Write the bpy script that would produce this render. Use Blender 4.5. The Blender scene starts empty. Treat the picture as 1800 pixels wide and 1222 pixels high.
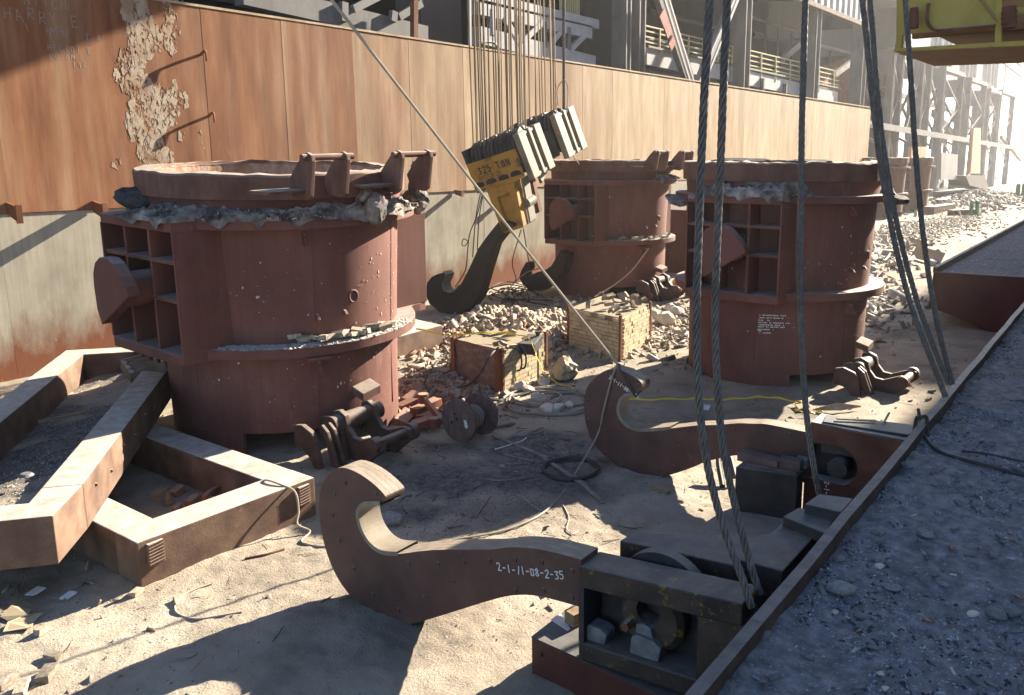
import bpy, bmesh, math, random
import numpy as np
from mathutils import Vector, Matrix
random.seed(7)
rng = np.random.default_rng(7)
S = bpy.context.scene
COL = S.collection
R = math.radians
PI = math.pi

# ------------------------------------------------------------------ camera
# world: +X runs along the plate wall to the far right, +Y points at the wall
FPX, CX, CY, PITCH, HCAM, YAW = 1480.0, 1000.0, 565.0, R(11.2), 5.0, R(35.6)
cam = bpy.data.cameras.new('camera')
camo = bpy.data.objects.new('camera', cam)
COL.objects.link(camo)
cam.sensor_width = 36.0
cam.lens = FPX / 1800 * 36
cam.shift_x = -(CX - 900) / 1800
cam.shift_y = -(611 - CY) / 1800
cam.clip_start = 0.1
cam.clip_end = 6000
camo.location = (0, 0, HCAM)
camo.rotation_euler = (R(90) - PITCH, 0, YAW - R(90))
S.camera = camo

# ------------------------------------------------------------------ sky, sun, exposure
SUN_AZ, SUN_EL = R(-9), R(25)          # azimuth measured from +X
W = bpy.data.worlds.new('World')
S.world = W
W.use_nodes = True
nt = W.node_tree
bg = nt.nodes['Background']
sky = nt.nodes.new('ShaderNodeTexSky')
sky.sky_type = 'NISHITA'
sky.sun_disc = False
sky.sun_elevation = SUN_EL
sky.sun_rotation = R(90) - SUN_AZ
sky.air_density = 1.0
sky.dust_density = 0.7
sky.ozone_density = 3.0
nt.links.new(sky.outputs[0], bg.inputs[0])
bg.inputs[1].default_value = 0.056
sun = bpy.data.lights.new('sun', 'SUN')
sun.energy = 5.0
sun.angle = R(0.55)
sun.color = (1.0, 0.90, 0.72)
suno = bpy.data.objects.new('sun', sun)
COL.objects.link(suno)
sd = Vector((math.cos(SUN_EL) * math.cos(SUN_AZ), math.cos(SUN_EL) * math.sin(SUN_AZ), math.sin(SUN_EL)))
suno.rotation_euler = sd.to_track_quat('Z', 'Y').to_euler()
suno.location = (20, -20, 40)
S.view_settings.view_transform = 'Standard'
S.view_settings.look = 'None'
S.view_settings.gamma = 1
S.view_settings.exposure = 2.25
S.view_settings.use_curve_mapping = False
S.cycles.max_bounces = 6
S.cycles.diffuse_bounces = 4

# ------------------------------------------------------------------ picture measurements -> places
fw = np.array([math.cos(YAW) * math.cos(PITCH), math.sin(YAW) * math.cos(PITCH), -math.sin(PITCH)])
rt = np.array([math.sin(YAW), -math.cos(YAW), 0.0])
upv = np.cross(rt, fw)
C0 = np.array([0, 0, HCAM])
def ray(x, y): return fw * FPX + rt * (x - CX) - upv * (y - CY)
def G(x, y, z=0.0):                        # point at height z
    d = ray(x, y); return C0 + d * ((z - HCAM) / d[2])
def AY(x, y, Y):                           # point on the plane Y = const
    d = ray(x, y); return C0 + d * (Y / d[1])
def AXp(x, y, X):
    d = ray(x, y); return C0 + d * (X / d[0])
class Fr:                                  # an upright plane through ground point A
    def __init__(s, A, ang):
        s.A = np.array([A[0], A[1], 0.0]); s.u = np.array([math.cos(ang), math.sin(ang), 0]); s.w = np.array([-s.u[1], s.u[0], 0])
    def pt(s, u, z, off=0.0): return s.A + s.u * u + s.w * off + np.array([0, 0, z])
    def px(s, x, y, off=0.0):
        d = ray(x, y); t = ((s.A + s.w * off) @ s.w) / (d @ s.w); return C0 + d * t
    def uz(s, x, y, off=0.0):
        p = s.px(x, y, off); return float((p - s.A) @ s.u), float(p[2])

# ------------------------------------------------------------------ noise
def _h(ix, iy, seed):
    n = (ix.astype(np.int64) * 374761393 + iy.astype(np.int64) * 668265263 + seed * 974711) & 0x7fffffff
    n = ((n ^ (n >> 13)) * 1274126177) & 0x7fffffff
    return ((n ^ (n >> 16)) & 0xffff) / 65535.0
def vnoise(x, y, seed=0):
    x = np.asarray(x, float); y = np.asarray(y, float)
    ix = np.floor(x); iy = np.floor(y); fx = x - ix; fy = y - iy
    fx = fx * fx * (3 - 2 * fx); fy = fy * fy * (3 - 2 * fy)
    a = _h(ix, iy, seed); b = _h(ix + 1, iy, seed); c = _h(ix, iy + 1, seed); d = _h(ix + 1, iy + 1, seed)
    return (a * (1 - fx) + b * fx) * (1 - fy) + (c * (1 - fx) + d * fx) * fy
def fbm(x, y, oct=4, seed=0):
    s = 0; a = 0.5; t = 0
    for k in range(oct):
        s = s + a * vnoise(np.asarray(x) * 2 ** k, np.asarray(y) * 2 ** k, seed + k * 17); t += a; a *= .5
    return s / t

# ------------------------------------------------------------------ materials
def N(t, ty, **kw):
    n = t.nodes.new(ty)
    for k, v in kw.items(): setattr(n, k, v)
    return n
def mat(name, cols, scale=2.0, stretch=(1, 1, 1), rough=0.8, bump=0.25, bscale=30.0, bdist=0.02, dust=None, spots=(), streak=None,
        detail=6.0, tint=None, spec=0.3, metallic=0.0, vary=0.0, mul=(), low=None, tamp=1.7, attr=None):
    m = bpy.data.materials.new(name); m.use_nodes = True
    t = m.node_tree; L = t.links.new
    b = t.nodes['Principled BSDF']
    tc = N(t, 'ShaderNodeTexCoord'); oi = N(t, 'ShaderNodeObjectInfo')
    mm = N(t, 'ShaderNodeMath', operation='MULTIPLY'); L(oi.outputs['Random'], mm.inputs[0]); mm.inputs[1].default_value = 71.0
    av = N(t, 'ShaderNodeVectorMath', operation='ADD'); L(tc.outputs['Object'], av.inputs[0]); L(mm.outputs[0], av.inputs[1])
    def noise(sc, st=(1, 1, 1), det=6.0, rg=0.6):
        mp = N(t, 'ShaderNodeMapping'); mp.inputs['Scale'].default_value = st; L(av.outputs[0], mp.inputs[0])
        n = N(t, 'ShaderNodeTexNoise'); n.inputs['Scale'].default_value = sc; n.inputs['Detail'].default_value = det
        n.inputs['Roughness'].default_value = rg; L(mp.outputs[0], n.inputs[0]); return n.outputs['Fac']
    def ramp(f, stops):
        r = N(t, 'ShaderNodeValToRGB'); e = r.color_ramp.elements
        while len(e) < len(stops): e.new(0.5)
        for el, (p, c) in zip(e, stops): el.position = p; el.color = (*c, 1) if len(c) == 3 else c
        L(f, r.inputs[0]); return r.outputs[0]
    def mix(f, a, c2, bl='MIX'):
        x = N(t, 'ShaderNodeMixRGB', blend_type=bl)
        if isinstance(f, float): x.inputs[0].default_value = f
        else: L(f, x.inputs[0])
        for i, v in ((1, a), (2, c2)):
            if isinstance(v, tuple): x.inputs[i].default_value = (*v, 1)
            else: L(v, x.inputs[i])
        return x.outputs[0]
    f0 = noise(scale, stretch, detail)
    n = len(cols)
    c = ramp(f0, [(0.30 + 0.42 * i / max(1, n - 1), cc) for i, cc in enumerate(cols)])
    if tint is not None:
        at = N(t, 'ShaderNodeAttribute', attribute_type='OBJECT', attribute_name='tint')
        g = N(t, 'ShaderNodeMath', operation='ADD'); L(at.outputs['Fac'], g.inputs[0])
        q = noise(1.6, (1, 1, 0.06), 4.0, .6); g2 = N(t, 'ShaderNodeMath', operation='MULTIPLY_ADD'); L(q, g2.inputs[0]); g2.inputs[1].default_value = tamp; g2.inputs[2].default_value = -tamp / 2
        L(g2.outputs[0], g.inputs[1]); g.use_clamp = True
        c = mix(g.outputs[0], c, ramp(f0, [(0.3 + 0.42 * i / max(1, len(tint) - 1), cc) for i, cc in enumerate(tint)]))
    if streak:
        sc, col, amt = streak
        f = noise(sc, (1, 1, 0.05), 5.0, .65)
        c = mix(ramp(f, [(0.42, (0, 0, 0)), (0.66, (amt,) * 3)]), c, col)
    for (sc, zs, lo, hi) in mul:
        f = noise(sc, (1, 1, zs), 6.0, .65)
        c = mix(1.0, c, ramp(f, [(.34, (lo,) * 3), (.66, (hi,) * 3)]), 'MULTIPLY')
    if low:                                   # rust creeping up from the foot, ragged edge
        z0, z1, col = low
        sp0 = N(t, 'ShaderNodeSeparateXYZ'); L(tc.outputs['Object'], sp0.inputs[0])
        q1 = N(t, 'ShaderNodeMath', operation='MULTIPLY_ADD'); L(noise(1.6, (1, 1, .35), 8.0, .7), q1.inputs[0]); q1.inputs[1].default_value = -2.6; q1.inputs[2].default_value = 1.3
        q2 = N(t, 'ShaderNodeMath', operation='ADD'); L(sp0.outputs[2], q2.inputs[0]); L(q1.outputs[0], q2.inputs[1])
        mr = N(t, 'ShaderNodeMapRange'); L(q2.outputs[0], mr.inputs[0]); mr.inputs[1].default_value = z0; mr.inputs[2].default_value = z1; mr.inputs[3].default_value = 1; mr.inputs[4].default_value = 0
        c = mix(mr.outputs[0], c, mix(noise(9, (1, 1, .4), 6.0), tuple(v * .6 for v in col), col))
    if attr:
        an, col = attr
        ag = N(t, 'ShaderNodeAttribute', attribute_name=an)
        c = mix(ag.outputs['Fac'], c, mix(ramp(noise(7.0, (1, 1, 1), 10.0, .75), [(.4, (0, 0, 0)), (.62, (1, 1, 1))]), tuple(v * .55 for v in col), tuple(v * 1.5 for v in col)))
    if vary:
        hs = N(t, 'ShaderNodeHueSaturation'); L(c, hs.inputs['Color'])
        v1 = N(t, 'ShaderNodeMath', operation='MULTIPLY_ADD'); L(oi.outputs['Random'], v1.inputs[0]); v1.inputs[1].default_value = vary; v1.inputs[2].default_value = 1 - vary / 2
        L(v1.outputs[0], hs.inputs['Value']); c = hs.outputs[0]
    for (sc, lo, hi, col, st) in spots:
        f = noise(sc, st, 8.0, .7)
        c = mix(ramp(f, [(lo, (0, 0, 0)), (hi, (1, 1, 1))]), c, col)
    if dust:
        amt, col = dust
        ge = N(t, 'ShaderNodeNewGeometry'); sp = N(t, 'ShaderNodeSeparateXYZ'); L(ge.outputs['Normal'], sp.inputs[0])
        rr = ramp(sp.outputs[2], [(0.55, (0, 0, 0)), (0.9, (amt,) * 3)])
        dn = ramp(noise(5.0, (1, 1, 1), 6.0, .7), [(0.3, (.45, .45, .45)), (0.62, (1, 1, 1))])
        c = mix(mix(1.0, rr, dn, 'MULTIPLY'), c, col)
    L(c, b.inputs['Base Color'])
    b.inputs['Roughness'].default_value = rough
    b.inputs['Specular IOR Level'].default_value = spec
    b.inputs['Metallic'].default_value = metallic
    if bump:
        bn = N(t, 'ShaderNodeBump'); bn.inputs['Strength'].default_value = bump; bn.inputs['Distance'].default_value = bdist
        L(noise(bscale, (1, 1, 1), 8.0, .7), bn.inputs['Height']); L(bn.outputs[0], b.inputs['Normal'])
    return m

DUST = (.42, .37, .31)
M = {}
M['wall'] = mat('rusted_wall_plate', [(.18, .066, .030), (.28, .115, .052), (.36, .175, .088)], 2.2, (1, 1, .16), .75, .12, 90, .006,
                tint=[(.42, .30, .185), (.55, .41, .265), (.67, .54, .39)], tamp=1.3, mul=((16, .03, .91, 1.05), (50, .12, .93, 1.04), (.6, .25, .88, 1.07), (120, 1.0, .88, 1.07)),
                spots=[(3.2, .60, .80, (.19, .072, .036), (1, 1, .10)), (2.6, .63, .80, (.42, .34, .25), (1, 1, .14)), (70, .70, .80, (.15, .07, .042), (.06, 1, 1)), (22, .70, .74, (.13, .06, .035), (1, 1, 1))])
M['wall_low'] = mat('pale_wall_plate', [(.29, .26, .205), (.39, .35, .28), (.46, .42, .34)], 1.3, (1, 1, .6), .75, .15, 40, .01,
                    spots=[(1.2, .64, .74, (.27, .25, .21), (1, 1, .8)), (9, .66, .73, (.58, .52, .42), (1, 1, .4)), (6, .70, .76, (.28, .12, .055), (1, 1, .06))], low=(.6, 1.5, (.24, .085, .04)), mul=((12, .05, .86, 1.06),))
M['scale'] = mat('flaking_scale', [(.29, .165, .09), (.41, .31, .225), (.50, .43, .34)], 2.6, (1, 1, 1), .9, .5, 30, .03)
M['ladle'] = mat('red_oxide_shell', [(.115, .046, .036), (.155, .062, .049), (.19, .083, .066)], 1.6, (1, 1, .5), .72, .16, 70, .006,
                 dust=(.85, (.36, .31, .29)), streak=(9.0, (.115, .044, .035), .3), spots=[(2.2, .60, .80, (.235, .135, .108), (1, 1, .35)), (1.3, .60, .78, (.10, .04, .032), (1, 1, .6)), (24, .700, .715, (.48, .43, .40), (1, 1, 1)), (6, .70, .74, (.055, .022, .018), (1, 1, .2))], vary=.12, mul=((16, .04, .92, 1.05), (60, 1, .88, 1.08)))
M['ladle_rim'] = mat('scorched_rim_steel', [(.10, .045, .034), (.15, .078, .058), (.19, .11, .085)], 2.2, (1, 1, .6), .85, .3, 40, .012,
                     dust=(.8, (.40, .34, .28)), mul=((6, .4, .8, 1.1),))
M['lining'] = mat('burnt_lining', [(.22, .11, .06), (.34, .22, .16), (.44, .34, .28)], 5, (1, 1, .7), .9, .6, 18, .05)
M['slag'] = mat('slag_crust', [(.03, .027, .026), (.10, .084, .078), (.26, .215, .195), (.46, .39, .35)], 3.2, (1, 1, 1), .85, .6, 30, .04, detail=8)
M['slag_dark'] = mat('dark_slag', [(.02, .019, .02), (.06, .055, .055), (.11, .09, .08)], 8, (1, 1, 1), .8, .6, 30, .04)
M['frame'] = mat('tan_rust_beam', [(.085, .048, .036), (.145, .088, .062), (.205, .138, .098)], 2.4, (1, 1, 1), .8, .3, 35, .012, dust=(1.0, (.47, .42, .365)),
                 spots=[(7, .64, .76, (.30, .22, .15), (1, 1, 1)), (5, .64, .8, (.075, .032, .02), (1, 1, 1)), (18, .68, .74, (.06, .03, .02), (1, 1, .2))])
M['frame_dark'] = mat('red_brown_beam', [(.09, .035, .022), (.13, .055, .035), (.19, .09, .055)], 2.4, (1, 1, 1), .8, .3, 35, .012, dust=(.95, (.46, .41, .36)))
M['hook'] = mat('dark_hook_plate', [(.055, .028, .024), (.085, .042, .034), (.115, .062, .048)], 2.2, (1, 1, 1), .62, .18, 55, .006, dust=(.8, (.36, .30, .23)),
                spots=[(3, .58, .8, (.125, .08, .058), (1, 1, 1)), (2.2, .64, .8, (.05, .024, .019), (1, 1, 1)), (26, .68, .74, (.17, .12, .09), (1, 1, 1)), (40, .70, .76, (.16, .11, .085), (.08, .08, 1))], spec=.4)
M['gear'] = mat('greasy_tipping_gear', [(.05, .028, .022), (.085, .048, .037), (.12, .075, .058)], 4, (1, 1, 1), .6, .25, 45, .01, dust=(.6, (.36, .30, .25)))
M['hook_black'] = mat('black_crane_hook', [(.022, .015, .012), (.034, .023, .018), (.05, .034, .026)], 2.2, (1, 1, 1), .6, .18, 55, .006)
M['saddle'] = mat('worn_hook_saddle', [(.16, .13, .10), (.27, .23, .175)], 4, (1, 1, 1), .7, .2, 40, .01)
M['block'] = mat('greasy_block_steel', [(.022, .018, .016), (.048, .034, .027), (.085, .058, .042)], 3, (1, 1, 1), .6, .25, 40, .01, dust=(.65, (.20, .18, .165)),
                 spots=[(7, .58, .66, (.27, .165, .028), (1, 1, 1.2)), (5, .60, .70, (.13, .055, .03), (1, 1, 1))])
M['block_plain'] = mat('oily_steel', [(.022, .022, .024), (.040, .037, .036), (.075, .060, .050)], 3, (1, 1, 1), .55, .2, 40, .01, dust=(.6, (.20, .19, .18)),
                       spots=[(4, .63, .72, (.11, .045, .03), (1, 1, 1))])
M['redbox'] = mat('red_brown_plate', [(.060, .020, .016), (.085, .028, .021), (.105, .040, .030)], 2, (1, 1, .5), .6, .15, 40, .008, dust=(.5, (.16, .14, .13)),
                  spots=[(6, .70, .76, (.16, .08, .06), (1, 1, .4))])
M['yellow'] = mat('chipped_yellow_paint', [(.30, .15, .02), (.40, .21, .028), (.33, .165, .022)], 3, (1, 1, 1), .6, .2, 40, .008,
                  spots=[(2.0, .50, .66, (.060, .036, .024), (1, 1, 1)), (14, .60, .68, (.09, .048, .026), (1, 1, 1))])
M['pale_steel'] = mat('pale_painted_steel', [(.14, .12, .09), (.25, .225, .165)], 3, (1, 1, 1), .6, .1, 40, .006, spots=[(3, .56, .72, (.22, .14, .09), (1, 1, 1))])
M['firebrick'] = mat('firebrick', [(.32, .255, .16), (.40, .33, .215), (.46, .39, .275)], 9, (1, 1, 1), .9, .3, 50, .006, vary=.35)
M['mortar'] = mat('brick_core', [(.20, .16, .11), (.27, .22, .15)], 9, (1, 1, 1), .95, .4, 40, .01)
M['rubble'] = mat('rubble_brick', [(.17, .135, .105), (.285, .235, .18), (.41, .355, .285)], 6, (1, 1, 1), .92, .4, 30, .012, vary=.9,
                  spots=[(4, .66, .74, (.36, .22, .10), (1, 1, 1))])
M['chips'] = mat('ground_chips', [(.19, .155, .12), (.30, .255, .20), (.38, .33, .27)], 1.5, (1, 1, 1), .95, .2, 30, .01)
M['plaster'] = mat('skulled_lining', [(.125, .092, .078), (.19, .148, .128), (.27, .23, .20)], 3.5, (1, 1, 2.5), .9, .6, 16, .04)
M['angle'] = mat('rust_angle_iron', [(.13, .045, .022), (.19, .075, .035), (.25, .11, .055)], 4, (1, 1, .5), .8, .2, 40, .01)
M['rope'] = mat('greased_wire', [(.05, .043, .039), (.09, .079, .072), (.15, .134, .122)], 14, (1, 1, 1), .45, .1, 90, .004, spec=.5)
M['hoist'] = mat('hoist_wire', [(.17, .115, .065), (.25, .175, .10), (.34, .25, .155)], 2, (1, 1, .3), .6, 0)
M['hemp'] = mat('pale_line', [(.34, .27, .20), (.42, .35, .27)], 8, (1, 1, 1), .8, .1, 60, .004)
M['hose'] = mat('grey_hose', [(.22, .19, .15), (.30, .26, .21)], 6, (1, 1, 1), .6, .1, 60, .004)
M['darkwire'] = mat('dark_cable', [(.04, .033, .03), (.07, .055, .05)], 6, (1, 1, 1), .7, 0)
M['tape'] = mat('yellow_tape', [(.62, .48, .03), (.70, .55, .05)], 6, (1, 1, 1), .5, 0)
M['steel'] = mat('grey_structural_steel', [(.13, .12, .12), (.18, .165, .165), (.23, .21, .21)], 1.2, (1, 1, .5), .6, .1, 30, .01, spots=[(2.5, .66, .78, (.13, .075, .05), (1, 1, .5))])
M['white_steel'] = mat('white_painted_steel', [(.42, .40, .42), (.55, .53, .54)], 1.5, (1, 1, 1), .6, .1, 30, .01, spots=[(3, .66, .74, (.42, .20, .17), (1, 1, 1))])
M['brown_steel'] = mat('brown_box_column', [(.10, .083, .078), (.13, .108, .102)], 1.2, (1, 1, .4), .7, .1, 30, .01)
M['dark'] = mat('interior_shade_tone', [(.022, .018, .016), (.04, .033, .03)], 1, (1, 1, 1), .9, .1, 20, .01)  # near-black colour standing in for shade in recesses, holes and mill interior
M['clad'] = mat('grey_cladding', [(.24, .23, .25), (.32, .31, .33)], .6, (1, 1, .3), .7, .05, 20, .01)
M['hall'] = mat('weathered_cladding', [(.20, .19, .19), (.27, .25, .25)], .5, (1, 1, .3), .8, .05, 20, .01)
M['rail'] = mat('yellow_handrail', [(.52, .44, .22), (.60, .53, .32)], 3, (1, 1, 1), .5, 0)
M['redpaint'] = mat('red_marking_paint', [(.30, .05, .04), (.38, .08, .06)], 4, (1, 1, 1), .6, 0)
M['crane'] = mat('dull_yellow_crane', [(.28, .205, .04), (.37, .275, .06), (.32, .24, .06)], 2, (1, 1, 1), .6, .15, 40, .008, spots=[(4, .66, .76, (.14, .10, .06), (1, 1, 1))])
M['crane_brown'] = mat('rusty_crane_soffit', [(.22, .12, .055), (.30, .17, .08)], 2, (1, 1, 1), .7, .1, 30, .01)
M['wood'] = mat('old_timber', [(.16, .10, .06), (.26, .18, .115), (.33, .25, .17)], 5, (1, 1, 8), .85, .3, 30, .01)
M['grey_wood'] = mat('weathered_grey_timber', [(.13, .11, .095), (.20, .175, .15), (.27, .24, .21)], 5, (1, 1, 8), .85, .3, 30, .01)
M['reel'] = mat('dark_reel_timber', [(.085, .05, .045), (.13, .085, .075), (.17, .12, .105)], 5, (6, 1, 1), .8, .35, 26, .012)
M['paper'] = mat('waste_paper', [(.62, .60, .57), (.74, .72, .69)], 8, (1, 1, 1), .8, .2, 20, .01)
M['card'] = mat('brown_cardboard', [(.30, .235, .155), (.38, .305, .21)], 5, (1, 1, 1), .8, .1, 20, .01)
M['redscrap'] = mat('red_scrap_casting', [(.17, .055, .033), (.24, .085, .05), (.30, .125, .08)], 4, (1, 1, 1), .75, .25, 40, .01, dust=(.6, (.42, .33, .26)))
M['green'] = mat('green_gas_bottle', [(.05, .15, .09), (.07, .19, .12)], 3, (1, 1, 1), .45, 0)
M['stone'] = mat('slag_stone', [(.12, .11, .11), (.19, .18, .18), (.26, .24, .23)], 5, (1, 1, 1), .9, .5, 25, .02, vary=.5)
M['pale_stone'] = mat('pale_lining_lump', [(.48, .42, .34), (.60, .54, .46)], 5, (1, 1, 1), .9, .5, 25, .02, vary=.25)
M['silver'] = mat('dull_galvanised_metal', [(.10, .10, .105), (.22, .22, .225)], 10, (1, 1, 1), .5, .2, 40, .006)
M['chalk'] = mat('chalk_marks', [(.62, .60, .58), (.74, .72, .70)], 20, (1, 1, 1), .9, 0)
M['scratch'] = mat('faint_chalk', [(.34, .27, .24), (.42, .35, .31)], 20, (1, 1, 1), .9, 0)
M['stamp'] = mat('dark_stencil', [(.05, .033, .025), (.07, .045, .035)], 20, (1, 1, 1), .8, 0)
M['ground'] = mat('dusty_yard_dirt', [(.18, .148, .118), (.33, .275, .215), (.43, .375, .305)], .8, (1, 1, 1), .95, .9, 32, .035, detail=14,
                  spots=[(1.1, .62, .74, (.11, .092, .08), (1, 1, 1)), (14, .60, .68, (.20, .165, .13), (1, 1, 1)), (30, .64, .70, (.44, .385, .31), (1, 1, 1))], attr=('soil_shade', (.125, .113, .103)))
M['deck'] = mat('blue_grey_slag_fines', [(.070, .068, .075), (.15, .147, .163), (.26, .25, .268)], 7, (1, 1, 1), .9, .7, 60, .02, detail=12,
                spots=[(.8, .60, .74, (.17, .085, .075), (.5, 1.6, 1)), (9, .60, .68, (.06, .06, .068), (1, 1, 1)), (30, .58, .64, (.30, .30, .33), (1, 1, 1)), (42, .66, .69, (.62, .62, .64), (1, 1, 1)), (2.6, .66, .74, (.04, .04, .045), (1, 1, 1))])
M['rail_edge'] = mat('worn_rim_plate', [(.026, .017, .014), (.055, .033, .026), (.10, .062, .047)], 5, (1, 1, 1), .6, .3, 40, .012, dust=(.55, (.24, .23, .23)))

# ------------------------------------------------------------------ mesh building
class MB:
    def __init__(s): s.v = []; s.f = []
    def add(s, vs, fs):
        o = len(s.v); s.v += [tuple(float(c) for c in p) for p in vs]; s.f += [tuple(i + o for i in f) for f in fs]; return s
    def box(s, x0, x1, y0, y1, z0, z1):
        return s.add([(x0, y0, z0), (x1, y0, z0), (x1, y1, z0), (x0, y1, z0), (x0, y0, z1), (x1, y0, z1), (x1, y1, z1), (x0, y1, z1)],
                     [(0, 3, 2, 1), (4, 5, 6, 7), (0, 1, 5, 4), (1, 2, 6, 5), (2, 3, 7, 6), (3, 0, 4, 7)])
    def obox(s, c, ex, ey, ez):
        c = np.array(c, float); ex = np.array(ex, float); ey = np.array(ey, float); ez = np.array(ez, float)
        vs = [c + a * ex + b * ey + d * ez for d in (-1, 1) for a, b in ((-1, -1), (1, -1), (1, 1), (-1, 1))]
        return s.add(vs, [(0, 3, 2, 1), (4, 5, 6, 7), (0, 1, 5, 4), (1, 2, 6, 5), (2, 3, 7, 6), (3, 0, 4, 7)])
    def bar(s, p0, p1, w, h, up=(0, 0, 1)):
        p0 = np.array(p0, float); p1 = np.array(p1, float); d = p1 - p0; l = np.linalg.norm(d); d /= l
        up = np.array(up, float)
        if abs(d @ up) > .97: up = np.array([1.0, 0, 0])
        sx = np.cross(d, up); sx /= np.linalg.norm(sx); uy = np.cross(sx, d)
        return s.obox((p0 + p1) / 2, d * l / 2, sx * w / 2, uy * h / 2)
    def prism(s, pts, vec):
        n = len(pts); pts = [np.array(p, float) for p in pts]; vec = np.array(vec, float)
        vs = pts + [p + vec for p in pts]
        fs = [tuple(range(n - 1, -1, -1)), tuple(range(n, 2 * n))] + [(i, (i + 1) % n, n + (i + 1) % n, n + i) for i in range(n)]
        nv = np.zeros(3)
        for i in range(n): nv += np.cross(pts[i], pts[(i + 1) % n])
        if nv @ vec < 0: fs = [f[::-1] for f in fs]
        return s.add(vs, fs)
    def cyl(s, p0, p1, r, n=16, r1=None, a0=0):
        p0 = np.array(p0, float); p1 = np.array(p1, float); d = p1 - p0; d /= np.linalg.norm(d)
        t = np.array([0, 0, 1.0]) if abs(d[2]) < .9 else np.array([1.0, 0, 0])
        a = np.cross(d, t); a /= np.linalg.norm(a); b = np.cross(d, a); r1 = r if r1 is None else r1
        vs = [p0 + r * (a * math.cos(k * 2 * PI / n) + b * math.sin(k * 2 * PI / n)) for k in range(n)] + \
             [p1 + r1 * (a * math.cos(k * 2 * PI / n) + b * math.sin(k * 2 * PI / n)) for k in range(n)]
        fs = [tuple(range(n - 1, -1, -1)), tuple(range(n, 2 * n))] + [(k, (k + 1) % n, n + (k + 1) % n, n + k) for k in range(n)]
        return s.add(vs, fs)
    def tube(s, path, r, n=8):
        P = [np.array(p, float) for p in path]; m = len(P); vs = []; a = None
        for i in range(m):
            d = P[min(i + 1, m - 1)] - P[max(i - 1, 0)]; d = d / (np.linalg.norm(d) + 1e-9)
            if a is None:
                t = np.array([0, 0, 1.0]) if abs(d[2]) < .9 else np.array([1.0, 0, 0]); a = np.cross(d, t)
            a = a - d * (a @ d); a /= np.linalg.norm(a) + 1e-9; b = np.cross(d, a)
            vs += [P[i] + r * (a * math.cos(k * 2 * PI / n) + b * math.sin(k * 2 * PI / n)) for k in range(n)]
        fs = [(i * n + k, i * n + (k + 1) % n, (i + 1) * n + (k + 1) % n, (i + 1) * n + k) for i in range(m - 1) for k in range(n)]
        fs += [tuple(range(n - 1, -1, -1)), tuple(range((m - 1) * n, m * n))]
        return s.add(vs, fs)
    def lathe(s, prof, n=72, a0=0.0, a1=2 * PI, c=(0, 0)):
        full = abs(a1 - a0 - 2 * PI) < 1e-6; k = n if full else n + 1; m = len(prof)
        vs = [(c[0] + r * math.cos(a0 + (a1 - a0) * i / n), c[1] + r * math.sin(a0 + (a1 - a0) * i / n), z) for i in range(k) for r, z in prof]
        fs = [(i * m + j, ((i + 1) % k) * m + j, ((i + 1) % k) * m + j + 1, i * m + j + 1) for i in range(n) for j in range(m - 1)]
        if not full and prof[0] == prof[-1]:
            fs += [tuple(range(m - 1)), tuple(range(n * m + m - 2, n * m - 1, -1))]
        return s.add(vs, fs)
    def mesh(s, name, mt, smooth=False, org=(0, 0, 0)):
        me = bpy.data.meshes.new(name)
        v = [(p[0] - org[0], p[1] - org[1], p[2] - org[2]) for p in s.v]
        me.from_pydata(v, [], s.f)
        if smooth:
            me.polygons.foreach_set('use_smooth', [True] * len(me.polygons))
        me.materials.append(M[mt] if isinstance(mt, str) else mt)
        me.update()
        return me
    def part(s, name, mt, parent, world=True, smooth=False, bevel=0.0, sub=None):
        org = (0, 0, 0)
        if world and parent is not None: org = wloc(parent)
        o = bpy.data.objects.new(name, s.mesh(name, mt, smooth, org)); COL.objects.link(o); o.parent = parent
        if bevel: bev(o, bevel)
        elif smooth: autosm(o)
        return o
    def thing(s, name, mt, label, cat, group=None, org=None, smooth=False, bevel=0.0):
        if org is None:
            a = np.array(s.v); org = ((a[:, 0].min() + a[:, 0].max()) / 2, (a[:, 1].min() + a[:, 1].max()) / 2, a[:, 2].min())
        o = bpy.data.objects.new(name, s.mesh(name, mt, smooth, org)); COL.objects.link(o); o.location = org
        tag(o, label, cat, group)
        if bevel: bev(o, bevel)
        elif smooth: autosm(o)
        return o
def bev(o, w):
    b = o.modifiers.new('edge', 'BEVEL'); b.width = w; b.segments = 2; b.limit_method = 'ANGLE'; b.angle_limit = R(35)
def autosm(o):
    o.data.set_sharp_from_angle(angle=R(38))
def wloc(o):
    p = np.zeros(3)
    while o is not None:
        p += np.array(o.location); o = o.parent
    return p
def tag(o, label=None, cat=None, group=None, kind=None):
    if label: o['label'] = label
    if cat: o['category'] = cat
    if group: o['group'] = group
    if kind: o['kind'] = kind
    return o
def root(name, loc, label, cat, group=None):
    o = bpy.data.objects.new(name, None); COL.objects.link(o); o.location = tuple(float(c) for c in loc); o.empty_display_size = .2
    return tag(o, label, cat, group)
def np_obj(name, v, f, mt, kind=None, smooth=False):
    me = bpy.data.meshes.new(name); v = np.asarray(v, np.float32); f = np.asarray(f, np.int32); k = f.shape[1]
    me.vertices.add(len(v)); me.vertices.foreach_set('co', v.ravel())
    me.loops.add(f.size); me.loops.foreach_set('vertex_index', f.ravel())
    me.polygons.add(len(f)); me.polygons.foreach_set('loop_start', np.arange(0, f.size, k, dtype=np.int32))
    me.polygons.foreach_set('loop_total', np.full(len(f), k, np.int32))
    if smooth: me.polygons.foreach_set('use_smooth', np.ones(len(f), bool))
    me.update(calc_edges=True); me.validate()
    me.materials.append(M[mt]); o = bpy.data.objects.new(name, me); COL.objects.link(o)
    if kind: o['kind'] = kind
    return o
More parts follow.
